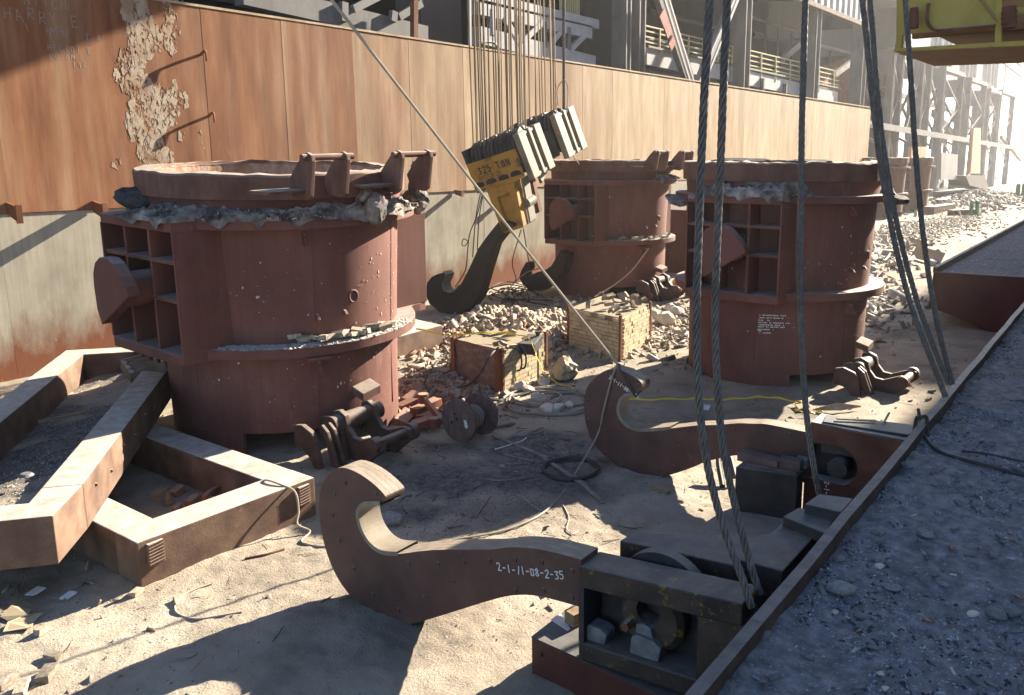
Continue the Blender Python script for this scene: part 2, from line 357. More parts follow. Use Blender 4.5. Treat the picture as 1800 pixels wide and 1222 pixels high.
def grid_faces(nx, ny, off=0):
    i = np.arange(nx - 1)[:, None] * ny + np.arange(ny - 1)[None, :]
    return np.stack([i, i + ny, i + ny + 1, i + 1], -1).reshape(-1, 4) + off
def smooth_path(pts, n=8):
    P = [np.array(p, float) for p in pts]; out = []
    for i in range(len(P) - 1):
        p0 = P[max(i - 1, 0)]; p1 = P[i]; p2 = P[i + 1]; p3 = P[min(i + 2, len(P) - 1)]
        for k in range(n):
            t = k / n; out.append(.5 * (2 * p1 + (p2 - p0) * t + (2 * p0 - 5 * p1 + 4 * p2 - p3) * t * t + (3 * p1 - p0 - 3 * p2 + p3) * t ** 3))
    out.append(P[-1]); return out
def lump_mesh(name, mt, seed, sub=2, amp=.35, squash=(1, 1, 1), facet=False):
    bm = bmesh.new(); bmesh.ops.create_icosphere(bm, subdivisions=sub, radius=1)
    rg = np.random.default_rng(seed); dirs = rg.normal(size=(9, 3)); dirs /= np.linalg.norm(dirs, axis=1)[:, None]; cut = .62 + .3 * rg.random(9)
    for v in bm.verts:
        p = np.array(v.co); 
        for d, c in zip(dirs, cut):
            q = p @ d
            if q > c: p = p - d * (q - c) * .9
        p = p * (1 + amp * .35 * (rg.random() - .5))
        v.co = Vector(p * np.array(squash))
    me = bpy.data.meshes.new(name); bm.to_mesh(me); bm.free(); me.materials.append(M[mt]); return me
def brick_mesh(name, mt, seed, sx=1, sy=.5, sz=.33, broken=.12):
    rg = np.random.default_rng(seed); b = MB(); b.box(-sx / 2, sx / 2, -sy / 2, sy / 2, -sz / 2, sz / 2)
    b.v = [tuple(np.array(p) * (1 - broken * rg.random(3))) for p in b.v]
    return b.mesh(name, mt)
def put(name, me, loc, rot, sc, label=None, cat=None, group=None, parent=None):
    o = bpy.data.objects.new(name, me); COL.objects.link(o); o.parent = parent; o.location = tuple(float(c) for c in loc); o.rotation_euler = rot
    o.scale = (sc,) * 3 if isinstance(sc, (int, float)) else sc
    tag(o, label, cat, group); return o

# single-stroke lettering
GL = {'0': [[(.1, .1), (.1, .9), (.5, .9), (.5, .1), (.1, .1)]], '1': [[(.3, 0), (.3, 1)]], '2': [[(.05, .8), (.2, 1), (.45, .95), (.5, .7), (.05, 0), (.55, .02)]],
      '3': [[(.05, .95), (.5, .95), (.25, .55), (.5, .4), (.45, .1), (.05, .05)]], '4': [[(.4, 0), (.4, 1), (.02, .4), (.58, .4)]],
      '5': [[(.5, 1), (.1, 1), (.08, .58), (.45, .6), (.52, .25), (.3, 0), (.05, .08)]], '8': [[(.3, .52), (.08, .75), (.3, 1), (.5, .75), (.3, .52), (.05, .22), (.3, 0), (.55, .22), (.3, .52)]],
      'B': [[(.1, 0), (.1, 1), (.42, .9), (.42, .6), (.1, .52), (.5, .4), (.48, .1), (.1, 0)]],
      '-': [[(.12, .48), (.5, .5)]], 'N': [[(.05, 0), (.05, 1), (.52, 0), (.52, 1)]], 'I': [[(.3, 0), (.3, 1)]], 'T': [[(.02, 1), (.58, 1)], [(.3, 1), (.3, 0)]],
      'C': [[(.55, .85), (.3, 1), (.06, .7), (.06, .3), (.3, 0), (.55, .12)]], 'H': [[(.06, 0), (.06, 1)], [(.52, 0), (.52, 1)], [(.06, .5), (.52, .5)]],
      'A': [[(.02, 0), (.28, 1), (.56, 0)], [(.12, .38), (.46, .38)]], 'R': [[(.06, 0), (.06, 1), (.5, .9), (.48, .58), (.06, .5), (.55, 0)]],
      'Y': [[(.04, 1), (.28, .5), (.54, 1)], [(.28, .5), (.28, 0)]], 'E': [[(.54, 1), (.06, 1), (.06, 0), (.56, 0)], [(.06, .52), (.45, .52)]],
      'L': [[(.06, 1), (.06, 0), (.54, 0)]], '9': [[(.5, .6), (.2, .5), (.08, .75), (.3, 1), (.5, .8), (.45, 0)]],
      'O': [[(.08, .1), (.08, .9), (.5, .9), (.5, .1), (.08, .1)]], ' ': []}
def write(txt, p0, eu, ev, nrm, h, wd, jit=.04, seed=1, adv=.74):
    rg = np.random.default_rng(seed); b = MB(); x = 0; p0 = np.array(p0); eu = np.array(eu); ev = np.array(ev); nrm = np.array(nrm) * .004
    for ch in txt:
        dy = rg.normal() * jit; sl = rg.normal() * .06
        for st in GL[ch]:
            for (a, c), (a2, c2) in zip(st[:-1], st[1:]):
                q0 = p0 + eu * (x + a + sl * c) * h + ev * (c + dy) * h; q1 = p0 + eu * (x + a2 + sl * c2) * h + ev * (c2 + dy) * h
                d = q1 - q0; l = np.linalg.norm(d) + 1e-9; d /= l; sdv = np.cross(nrm / np.linalg.norm(nrm), d) * wd / 2
                q0 = q0 - d * wd * .3; q1 = q1 + d * wd * .3
                b.add([q0 - sdv + nrm, q1 - sdv + nrm, q1 + sdv + nrm, q0 + sdv + nrm], [(0, 1, 2, 3)])
        x += adv
    return b

# ================================================================== SETTING
def gh(x, y):
    """ground height"""
    x = np.asarray(x, float); y = np.asarray(y, float)
    h = .09 * (fbm(x * .35, y * .35, 3, 3) - .5) + .04 * (fbm(x * 1.7, y * 1.7, 3, 5) - .5)
    near = np.clip(1.6 - np.hypot(x - 8, y - 8) / 16, 0, 1)
    h = h + near * (.026 * (fbm(x * 5, y * 5, 3, 9) - .5) + .022 * (vnoise(x * 11, y * 11, 11) - .5))
    def bump(cx, cy, rx, ry, a): return a * np.exp(-(((x - cx) / rx) ** 2 + ((y - cy) / ry) ** 2))
    rough = fbm(x * 1.3, y * 1.3, 3, 21)
    h = h + bump(17.6, 15.2, 2.6, 1.5, .55) * (.6 + .8 * rough) + bump(13.2, 13.9, 1.6, 1.3, .30) + bump(26, 9.8, 4.0, 1.6, .45) * (.5 + rough) \
        + bump(36, 12.5, 6, 2.0, .35) * (.5 + rough) + bump(60, 13.5, 12, 2.2, .3) * (.5 + rough) + bump(98, 17, 14, 3, .9) * (.5 + rough)
    return h
xs = np.concatenate([np.arange(1.0, 11, .042), np.arange(11, 14, .07), np.arange(14, 30, .14), np.arange(30, 80, .6), np.array([80, 90, 105, 125, 150, 200, 280, 400, 700, 1200, 2500])])
ys = np.concatenate([np.array([-60, -20, -6, -1]), np.arange(0.5, 3.2, .2), np.arange(3.2, 11, .042), np.arange(11, 17, .08), np.arange(17, 22, .2), np.array([22, 23, 26, 32, 45, 70, 120, 250, 500, 1000, 2000])])
xs = np.concatenate([np.array([-60, -20, -6, -2]), xs])
XX, YY = np.meshgrid(xs, ys, indexing='ij')
ZZ = gh(XX, YY)
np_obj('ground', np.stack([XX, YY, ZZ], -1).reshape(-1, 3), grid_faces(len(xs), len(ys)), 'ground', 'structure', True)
GO = bpy.data.objects['ground']; at_ = GO.data.attributes.new('soil_shade', 'FLOAT', 'POINT')      # dark slag gravel tone, with the mid-yard shade painted in
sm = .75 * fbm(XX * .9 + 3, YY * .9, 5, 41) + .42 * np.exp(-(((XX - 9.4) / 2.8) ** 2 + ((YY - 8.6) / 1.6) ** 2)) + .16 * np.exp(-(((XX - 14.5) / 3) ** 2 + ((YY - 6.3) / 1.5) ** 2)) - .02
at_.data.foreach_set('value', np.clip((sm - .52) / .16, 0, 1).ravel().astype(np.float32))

def at_ground(px, py, up=0.0):
    p = G(px, py, 0.0)
    for _ in range(4): p = G(px, py, float(gh(p[0], p[1])) + up)
    return p

# far low ridge beyond the yard
hx = np.linspace(500, 2400, 40); hv = []
for i, x in enumerate(hx):
    z = 14 + 26 * float(fbm(np.array(x * .004), np.array(0.), 3, 4)); hv += [(x, 40, -2), (x, 300 + x * .25, z), (x, 900, -2)]
np_obj('hill', hv, [(i * 3 + k, (i + 1) * 3 + k, (i + 1) * 3 + k + 1, i * 3 + k + 1) for i in range(39) for k in range(2)], 'clad', 'structure', True)

# ================================================================== PLATE WALL
YW = 20.87
wall = root('plate_wall', (7, YW, 0), 'long rusted steel plate wall running behind the ladles, paler along its foot', 'wall')
uj = [-3.0, 1.6, 5.2, 8.0, 12.94, 15.35, 17.87, 20.19, 22.78, 26.4, 30.15, 32.46, 34.88, 37.15, 41.4, 46.59, 52.0, 57.87, 64.5, 70.9]
tints = [.05, .05, .08, .05, -.05, .05, .45, .52, .78, .55, .80, 1.0, .92, 1.0, .72, .98, .80, 1.0, .74]
zt = lambda x: 8.69 - .0025 * (x - 13)
for i in range(len(uj) - 1):
    a, c = uj[i], uj[i + 1]; o = .003 * ((i * 7) % 3)
    b = MB(); b.add([(a + .003, YW - o, 3.73), (c - .003, YW - o, 3.73), (c - .003, YW - o, zt(c)), (a + .003, YW - o, zt(a)),
                     (a + .005, YW + .22, 3.73), (c - .005, YW + .22, 3.73), (c - .005, YW + .22, zt(c)), (a + .005, YW + .22, zt(a))],
                    [(0, 1, 2, 3), (5, 4, 7, 6), (3, 2, 6, 7), (1, 0, 4, 5), (1, 5, 6, 2), (4, 0, 3, 7)])
    p = b.part('wall_panel', 'wall', wall); p['tint'] = float(tints[i])
lj = [-3.0, 1.2, 4.4, 7.75, 14.29, 20.36, 23.77, 27.16, 33, 40, 48, 58, 70.9]
for i in range(len(lj) - 1):
    a, c = lj[i], lj[i + 1]; o = .025 + .004 * (i % 2)
    MB().box(a + .003, c - .003, YW + o, YW + .24, -.3, 3.715).part('foot_panel', 'wall_low', wall)
MB().box(-3, 70.9, YW - .02, YW + .25, 8.70, 8.76).part('coping_strip', 'wall', wall)['tint'] = .9
# bent rods and gusset brackets sticking out of the plate
for (px, py, ln) in ((358, 92, .22), (372, 200, .22)):
    q = AY(px - 6, py + 5, YW)
    b = MB(); b.tube(smooth_path([q, q + (.02, -ln * .5, .07), q + (.03, -ln * .9, .08), q + (.03, -ln, .0), q + (.03, -ln - .01, -.16)], 4), .035, 6)
    b.part('bent_rod', 'angle', wall, smooth=True)
for (px, py) in ((12, 372), (163, 368), (737, 341), (800, 339), (905, 334)):
    q = AY(px, py, YW); s = 1.0 if px < 300 else .55
    b = MB(); b.prism([q + (0, 0, .20 * s), q + (0, -.5 * s, .12 * s), q + (0, -.5 * s, -.22 * s), q + (0, 0, -.06)], (.05, 0, 0))
    b.box(q[0] - .03, q[0] + .09, q[1] - .5 * s - .05, q[1] - .5 * s, q[2] - .24 * s, q[2] + .16 * s)
    b.part('gusset_bracket', 'angle', wall)
# flaking pale scale, real chips standing off the plate
b = MB(); k = 0
while k < 1900:
    py = rng.uniform(-10, 292); cx_ = 250 + .10 * py; px = cx_ + rng.normal() * 40
    m_ = float(fbm(np.array(px / 34), np.array(py / 60), 4, 5)) + .16 * math.exp(-((px - cx_ + 14) / 26) ** 2) - .0011 * abs(px - cx_)
    if px < 199 or px > 362 or m_ < .53:
        k += .12; continue
    q = AY(px, py, YW); s = .016 + .11 * rng.random() ** 3; t = .002 + .006 * rng.random()
    n = 5; an = np.sort(rng.random(n)) * 2 * PI; pts = [q + np.array([math.cos(t2) * s * .8, 0, math.sin(t2) * s * 1.5]) * rng.uniform(.6, 1.1) for t2 in an]
    b.prism(pts, (rng.normal() * .004, -t, 0)); k += 1
o = b.part('flaking_scale', 'scale', wall); o['kind'] = 'stuff'
eu = np.array([1.0, 0, -.0]); ev = np.array([0, 0, 1.0]); nn = (0, -1, 0)
for (txt, px, py, h, sd_) in (('NITCH', 42, 8, .20, 1), ('HARRY E', 8, 33, .24, 2), ('I  Y N', 45, 58, .16, 3), ('INCH', 80, 56, .11, 5), ('T A', 150, 72, .14, 6), ('HECTOT E', 84, 88, .13, 7), ('LO ON', 88, 102, .12, 8), ('192', 128, 117, .12, 9)):
    q = AY(px, py, YW)
    write(txt, q, eu, ev, nn, h, .012, .12, sd_, .95).part('scratched_writing', 'scratch', wall)

# ================================================================== MILL BUILDING BEHIND THE WALL
YB = 24.0
def hcol(b, X, Y, z0, z1, w, d, t=.07):
    b.box(X, X + t, Y, Y + d, z0, z1); b.box(X + w - t, X + w, Y, Y + d, z0, z1); b.box(X + t, X + w - t, Y + d * .45, Y + d * .55, z0, z1)
    return b
def pb(b, p, q, Y, w, h):
    a = AY(*p, Y); c = AY(*q, Y); return b.bar(a, c, w, h)
mill = root('mill_building', (40, YB, 0), 'dark open-fronted steel mill building above the plate wall', 'building')
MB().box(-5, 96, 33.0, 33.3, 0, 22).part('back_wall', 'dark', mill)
MB().box(-5, 96, 24.2, 33.0, 20.0, 20.4).part('roof', 'hall', mill)
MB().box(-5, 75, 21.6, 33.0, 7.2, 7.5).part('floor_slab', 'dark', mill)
MB().box(95.0, 95.4, 24.9, 33.0, 0, 20).part('end_wall', 'brown_steel', mill)
# corrugated front cladding
e0 = AY(1418, 6, YB); e1 = AY(1516, 47, YB)
b = MB(); x = 12.0; zc = lambda x: 14.1
k = 0; pts = []
while x < 76.5:
    pts += [(x, YB - .10), (x + .55, YB - .10), (x + .7, YB + .12), (x + 1.25, YB + .12)]; x += 1.4
vs = [(p[0], p[1], z) for p in pts for z in (e1[2] + .35, 20.4)]
b.add(vs, [(2 * i, 2 * i + 2, 2 * i + 3, 2 * i + 1) for i in range(len(pts) - 1)]); b.part('corrugated_cladding', 'white_steel', mill)
MB().box(12, 76.5, YB - .2, YB + .2, e1[2], e1[2] + .33).part('cladding_girt', 'frame', mill)
# main columns
for (x0, x1, yy, dep) in ((1100, 1109, 130, .9), (1123, 1134, 132, .9), (1307, 1317, 160, 1.1), (1429, 1437, 182, 1.1), (1511, 1518, 196, 1.1)):
    a = AY(x0, yy, YB)[0]; c = AY(x1, yy, YB)[0]
    o = hcol(MB(), a, YB, 7, 20, c - a, dep, .10).part('column', 'steel', mill)
# dark box columns
for (x0, x1, yy) in ((742, 812, 80), (1026, 1088, 112)):
    a = AY(x0, yy, 26.5)[0]; c = AY(x1, yy, 26.5)[0]
    MB().box(a, c, 26.5, 28, 6, 20).part('box_column', 'brown_steel', mill)
a = AY(1086, 118, 25)[0]; c = AY(1100, 118, 25)[0]
MB().box(a, c + .6, 25, 27.5, 7, 20).part('box_column', 'brown_steel', mill)
# trusses
b = MB(); Y = 25.5
pb(b, (420, -12), (745, 64), Y, .5, .75); b.part('truss_chord', 'steel', mill)
for (p, q) in (((604, 4), (604, 38)), ((620, 16), (664, -6)), ((692, 20), (690, 38)), ((700, 30), (740, 6))):
    b = MB(); pb(b, p, q, Y - .3, .2, .28); b.part('truss_web', 'steel', mill)
b = MB(); pb(b, (728, 0), (728, 70), 24.8, .22, .22); b.part('downpipe', 'angle', mill, smooth=True)
Y = 25.2
for (p, q, h) in (((830, -6), (1046, 44), .45), ((832, 12), (1034, 58), .62), ((836, 62), (1040, 112), .72)):
    b = MB(); pb(b, p, q, Y, .5, h); b.part('truss_chord', 'white_steel', mill)
for (p, q) in (((886, 30), (914, 78)), ((914, 28), (914, 76)), ((920, 72), (956, 36)), ((956, 38), (958, 84)), ((964, 82), (990, 50)), ((999, 48), (1000, 88)), ((1002, 88), (1030, 60)), ((866, 16), (866, 62))):
    b = MB(); pb(b, p, q, Y - .2, .14, .26); b.part('truss_web', 'white_steel' if p[0] not in (914, 956, 999) else 'steel', mill)
for k in range(9):
    b = MB(); x = 985 + k * 4; pb(b, (x, -12), (x, 22 + k), 25.6, .1, .1); b.part('baluster', 'rail', mill)
# walkway with yellow railing
Y = 24.9
walk = root('walkway', tuple(AY(1300, 120, Y)), 'white walkway with yellow handrails along the mill front', 'walkway')
b = MB(); pb(b, (1134, 98), (1470, 172), Y, .25, .95); b.part('fascia', 'white_steel', walk)
b = MB(); pb(b, (1134, 82), (1474, 156), Y, .45, .12); b.part('kickplate', 'pale_steel', walk)
b = MB(); pb(b, (1136, 128), (1462, 186), Y + .2, .35, .35); b.part('pipe', 'brown_steel', walk)
for dy in (0, 9, 19, 28):
    b = MB(); pb(b, (1134, 45 + dy), (1474, 126 + dy * .86), Y - .05, .075, .075); b.part('handrail', 'rail', walk)
for k in range(13):
    x = 1160 + k * 25.5; yt = 45 + (x - 1134) * .238
    b = MB(); pb(b, (x, yt), (x - 1, yt + 44), Y - .12, .09, .09); b.part('railing_post', 'rail', walk)
for (x, yt) in ((1340, 138), (1380, 147)):
    b = MB(); pb(b, (x, yt), (x - 1, yt + 20), Y - .25, .3, .2); b.part('bracket', 'brown_steel', walk)
# sloping struts
st = root('sloping_strut', tuple(AY(1185, 100, 24.3)), 'leaning steel leg daubed with red paint, between two columns', 'steel leg')
for (p, q, y, w, h, mt) in (((1158, -12), (1214, 152), 24.1, .35, .9, 'brown_steel'), ((1164, -12), (1214, 150), 23.5, .12, .12, 'white_steel'), ((1172, -12), (1221, 152), 23.5, .12, .12, 'white_steel')):
    b = MB(); pb(b, p, q, y, w, h); b.part('leg' if w > .2 else 'flange', mt, st)
for (p, q) in (((1163, 22), (1172, 44)), ((1172, 44), (1178, 62)), ((1179, 70), (1184, 82))):
    b = MB(); pb(b, p, q, 23.86, .05, .7); b.part('paint_daub', 'redpaint', st)
st = root('sloping_strut', tuple(AY(1265, 80, 24.3)), 'pale diagonal brace crossing behind two hanging cables', 'steel leg')
for (p, q, y, w, h, mt) in (((1298, -22), (1228, 150), 24.2, .35, .75, 'steel'), ((1304, -22), (1240, 140), 23.7, .1, .1, 'white_steel'), ((1294, -10), (1250, 90), 23.7, .1, .1, 'white_steel')):
    b = MB(); pb(b, p, q, y, w, h); b.part('leg' if w > .2 else 'flange', mt, st)
b = MB(); pb(b, (1372, 106), (1424, 62), 26, .3, .5); b.thing('diagonal_brace', 'steel', 'grey diagonal brace inside the mill behind the third hanging cable', 'brace')
b = MB(); pb(b, (1466, 132), (1510, 100), 26, .3, .5); b.thing('diagonal_brace', 'steel', 'grey diagonal brace beside the end column of the mill', 'brace')
b = MB(); b.add([AY(1440, 118, 27.5), AY(1504, 96, 27.5), AY(1500, 200, 27.5), AY(1438, 196, 27.5)], [(0, 1, 2, 3)]); o = b.thing('rusted_panel', 'angle', 'rusted sheet panel standing inside the mill end bay', 'panel')
o.modifiers.new('t', 'SOLIDIFY').thickness = .15
b = MB(); b.add([AY(1352, 2, 30), AY(1424, 4, 30), AY(1420, 66, 30), AY(1338, 70, 30)], [(0, 1, 2, 3)]); o = b.part('interior_panel', 'brown_steel', mill); o.modifiers.new('t', 'SOLIDIFY').thickness = .2
b = MB(); b.add([AY(1437, 54, 29), AY(1505, 50, 29), AY(1505, 96, 29), AY(1437, 102, 29)], [(0, 1, 2, 3)]); o = b.part('interior_panel', 'brown_steel', mill); o.modifiers.new('t', 'SOLIDIFY').thickness = .2
for k, (p, q, Y, w) in enumerate((((1090, 60), (1300, 105), 27, .3), ((1140, 20), (1300, 60), 28, .4), ((1318, 30), (1424, 62), 28, .3), ((1322, 60), (1424, 80), 30, .5), ((560, 20), (700, 54), 27, .25), ((380, -4), (560, 40), 26.5, .2), ((1440, 80), (1510, 98), 27, .3), ((1345, 40), (1345, 120), 28, .25), ((1368, 50), (1366, 130), 28.5, .2), ((1392, 60), (1390, 130), 28, .3), ((1240, 20), (1238, 90), 28, .3), ((1280, 30), (1278, 110), 27.5, .25), ((1460, 90), (1458, 150), 27, .2))):
    b = MB(); b.tube([AY(*p, Y), AY(*q, Y)], w * .5, 8); b.part('service_pipe', 'brown_steel' if k % 2 else 'steel', mill, smooth=True)
# small things standing on the wall line
b = MB(); q = AY(826, 70, 22.6); b.bar(AY(825, -15, 22.6), AY(826, 86, 22.6), .10, .10); b.thing('white_standpipe', 'white_steel', 'thin white standpipe behind the hoist ropes', 'pipe')
b = MB(); b.tube(smooth_path([AY(842, 84, 22.6), AY(845, 76, 22.6), AY(862, 74, 22.6), AY(871, 78, 22.6), AY(874, 92, 22.6)], 4), .05, 6); b.thing('hoop_rail', 'pale_steel', 'bent pale hoop rail above the plate wall behind the ropes', 'rail', smooth=True)

# ------------------------------------------------------------------ steel trestles to the far right
def bent(x0, x1, yb, ytop, label, dep=1.4, girder=6.0):
    a = AY(x0, yb, YB)[0]; c = AY(x1, yb, YB)[0]; zt_ = AY((x0 + x1) / 2, ytop, YB)[2]; w = .55
    r = root('steel_trestle', (a, YB, 0), label, 'trestle', 'steel trestles receding along the yard')
    hcol(MB(), a, YB, -.2, zt_, w, dep, .10).part('column', 'steel', r)
    hcol(MB(), c - w, YB, -.2, zt_, w, dep, .10).part('column', 'steel', r)
    MB().box(a - .1, c + .1, YB - .1, YB + dep, zt_, zt_ + .5).part('cap_beam', 'steel', r)
    z = .5; s = 1; n = 4
    for k in range(n):
        z0 = .5 + (zt_ - .8) * k / n; z1 = .5 + (zt_ - .8) * (k + 1) / n
        pa, pc = (a + w * .5, c - w * .5) if s > 0 else (c - w * .5, a + w * .5)
        MB().bar((pa, YB + .3, z0), (pc, YB + .3, z1), .16, .2).part('lacing_bar', 'steel', r); s = -s
    MB().box(a, a + .3, YB + dep, YB + dep + girder, zt_ - 2.0, zt_ + .3).part('girder', 'steel', r)
    hcol(MB(), a, YB + dep + girder - 1, -.2, zt_, w, 1, .1).part('column', 'steel', r)
    for (z0, z1) in ((.4, .48), (.5, .82), (.86, .5)):
        MB().bar((a + .2, YB + dep, zt_ * z0), (a + .2, YB + dep + girder - 1, zt_ * z1), .25, .3).part('brace', 'steel', r)
    return r
bent(1566, 1584, 200, 92, 'grey steel trestle just past the end of the plate wall', .75, 3.4)
bent(1618, 1634, 200, 104, 'grey steel trestle under the left corner of the yellow crane', .75, 3.4)
bent(1656, 1690, 200, 128, 'tall laced trestle with two columns under the yellow crane', .75, 3.4)
bent(1703, 1731, 200, 146, 'laced trestle right of the tallest one, with grey girder', .75, 3.4)
bent(1738, 1756, 200, 163, 'slimmer trestle before the last frame, beside white sky', .75, 3.4)
bent(1758, 1782, 200, 166, 'last grey trestle frame at the right before white sky', .75, 3.4)
for (p, q, dY, w, lab) in (((1588, 105), (1618, 190), .5, .35, 'left'), ((1618, 118), (1590, 230), .5, .35, 'left'), ((1634, 130), (1656, 232), .6, .3, 'middle'), ((1654, 165), (1634, 262), .6, .3, 'middle'), ((1630, 165), (1660, 145), 3, .3, 'middle'), ((1632, 190), (1660, 168), 3, .3, 'middle'),
                         ((1690, 150), (1704, 236), .6, .4, 'right'), ((1703, 170), (1690, 262), .6, .4, 'right'), ((1730, 180), (1740, 250), .6, .4, 'right'), ((1690, 200), (1704, 186), 4, .4, 'right'), ((1760, 240), (1794, 282), .6, .5, 'far right'), ((1740, 236), (1790, 270), 5, .5, 'far right'), ((1540, 120), (1575, 175), 1, .35, 'leftmost'), ((1575, 130), (1540, 200), 1.5, .35, 'leftmost'),
                         ((1770, 96), (1796, 116), .3, .3, 'far right'), ((1764, 110), (1796, 135), .3, .3, 'far right')):
    lb = MB(); pb(lb, p, q, YB + dY, w, w); lb.thing('cross_brace', 'steel', 'thin grey cross brace in the %s trestle bays' % lab, 'brace', 'cross braces of the %s trestle bays' % lab)
for (x, yt) in ((1600, 150), (1610, 140), (1644, 150), (1664, 215), (1697, 165), (1712, 222), (1735, 190), (1748, 226)):
    a = AY(x, 250, YB + 5)[0]; z_ = AY(x, yt, YB + 5)[2]; lb = hcol(MB(), a, YB + 5, -.2, z_, .5, .5, .1); lb.thing('rear_column', 'steel', 'slim grey column standing behind the trestles', 'column', 'slim columns behind the trestles')
lb = MB(); pb(lb, (1530, 150), (1796, 236), YB + 5, .4, .5); lb.thing('longitudinal_beam', 'steel', 'thin upper beam running behind the trestles', 'beam')
lb = MB(); pb(lb, (1524, 218), (1794, 262), YB - .1, .4, .6); lb.thing('longitudinal_beam', 'steel', 'long grey beam tying the trestles together at mid height', 'beam')
lb = MB(); pb(lb, (1640, 198), (1690, 252), YB + 4, .5, .9); lb.thing('inclined_conveyor', 'steel', 'inclined grey conveyor gallery between the trestles', 'conveyor')
lb = MB(); pb(lb, (1536, 190), (1572, 226), YB + 1, .3, .5); lb.thing('diagonal_brace', 'steel', 'grey diagonal brace right of the wall end', 'brace')
g = root('girder_wall', (120, 27, 12), 'grey sheeted upper wall carried over the trestles', 'building')
x0 = AY(1518, 100, 28)[0]
for i, (xa, xb, ya, yb2) in enumerate(((1524, 1572, -20, 95), (1575, 1640, -20, 116), (1642, 1700, -20, 128), (1702, 1744, -20, 142), (1744, 1764, 20, 150), (1764, 1790, 90, 168))):
    p0 = AY(xa, yb2, 28); p1 = AY(xb, yb2, 28); zt_ = AY(xa, ya, 28)[2]
    MB().box(p0[0], p1[0], 28, 28.3, p0[2], max(zt_, p0[2] + 4)).part('sheeting', 'clad', g)
for (x, yy) in ((1548, 90), (1650, 118), (1668, 118), (1700, 130), (1713, 130), (1738, 140), (1750, 145)):
    p = AY(x, yy, 27.6); hcol(MB(), p[0], 27.4, p[2] - 1, p[2] + 14, .8, .5, .1).part('sheeting_post', 'white_steel', g)
# loose sheets and scrap by the trestles
def sheet(pts, Y, th, name, mt, label, cat):
    b = MB(); b.prism([AY(*p, Y) for p in pts], (0, th, 0)); return b.thing(name, mt, label, cat)
sheet([(1603, 258), (1630, 258), (1628, 310), (1600, 310)], 19.6, .3, 'rust_sheet', 'wall', 'orange rust sheet standing behind the far ladles', 'steel sheet')['tint'] = .7
sheet([(1712, 225), (1724, 225), (1723, 305), (1706, 305)], 20, .4, 'rust_sheet', 'wall', 'tall narrow tan sheet leaning on the trestles', 'steel sheet')['tint'] = .9
sheet([(1655, 268), (1684, 272), (1682, 316), (1654, 316)], 19.5, .4, 'grey_hopper', 'clad', 'stained grey hopper standing between trestles and far ladle', 'hopper')
sheet([(1698, 309), (1732, 309), (1738, 334), (1704, 326)], 18.5, 2, 'rust_skip', 'brown_steel', 'brown scrap skip in front of the tan sheet', 'skip')

# ================================================================== LADLES
M['whitegrit'] = mat('white_lining_dust', [(.42, .38, .34), (.56, .52, .47)], 8, (1, 1, 1), .95, 0)
def flange_r(th, Rf, bx, by):
    c = abs(math.cos(th)); s = abs(math.sin(th))
    return max(Rf, min(bx / max(c, 1e-6), by / max(s, 1e-6)))
BX, BY = 2.66, 1.08
def flange(z0, z1, Rf, bx=BX, by=BY, n=180, rin=1.9):
    b = MB(); vs = []; 
    for i in range(n):
        t = 2 * PI * i / n; r = sum(flange_r(t + d, Rf, bx, by) for d in (-.02, 0, .02)) / 3
        for (rr, z) in ((rin, z0), (r, z0), (r, z1), (rin, z1)): vs.append((rr * math.cos(t), rr * math.sin(t), z))
    fs = [(i * 4 + k, ((i + 1) % n) * 4 + k, ((i + 1) % n) * 4 + (k + 1) % 4, i * 4 + (k + 1) % 4) for i in range(n) for k in range(4)]
    return b.add(vs, fs)
TP = [(-.52, .05), (-.50, .26), (-.40, .44), (-.24, .54), (.0, .55), (.18, .48), (.36, .30), (.48, .16), (.54, .02), (-.40, -.56), (-.50, -.32)]
def crust(th0, th1, z, hmax, seed, rin=2.16, over=.07, mid=None):
    n = int((th1 - th0) / .016); m = 22; vs = []
    for i in range(n + 1):
        t = th0 + (th1 - th0) * i / n; e = min(1, min(i, n - i) / (n * .08) + .05)
        ro = flange_r(t, 2.46, BX + .02, BY + .02) + over * (float(fbm(t * 6, seed, 4, 3)) * 1.6 - .6)
        arch = .55 + .9 * vnoise(t * 2.1 + seed, 1.5, 8)
        for j in range(m):
            f = j / (m - 4) if j < m - 3 else 1.0
            r = rin + (ro - rin) * min(1, f)
            rg_ = 1 - abs(2 * float(fbm(t * 8, r * 6, 3, seed)) - 1) * 1.7; r2 = 1 - abs(2 * float(fbm(t * 24, r * 17, 2, seed + 4)) - 1) * 1.5
            h = hmax * e * arch * ((1 - f) ** .8 * .75 + .25) * max(.05, rg_) + .012 + .085 * e * max(0, r2) * float(vnoise(t * 5, r * 5, 6))
            zz = z + h
            if j >= m - 3:
                k = j - (m - 4); zz = z + .04 - k * .07 * max(0.0, vnoise(t * 13, seed, 4) * 1.5 - .95) - k * .014; r = ro + .012 * k
            vs.append((r * math.cos(t), r * math.sin(t), zz))
    b = MB(); b.v = [tuple(map(float, p)) for p in vs]; b.f = [tuple(q) for q in grid_faces(n + 1, m).tolist()]
    return b
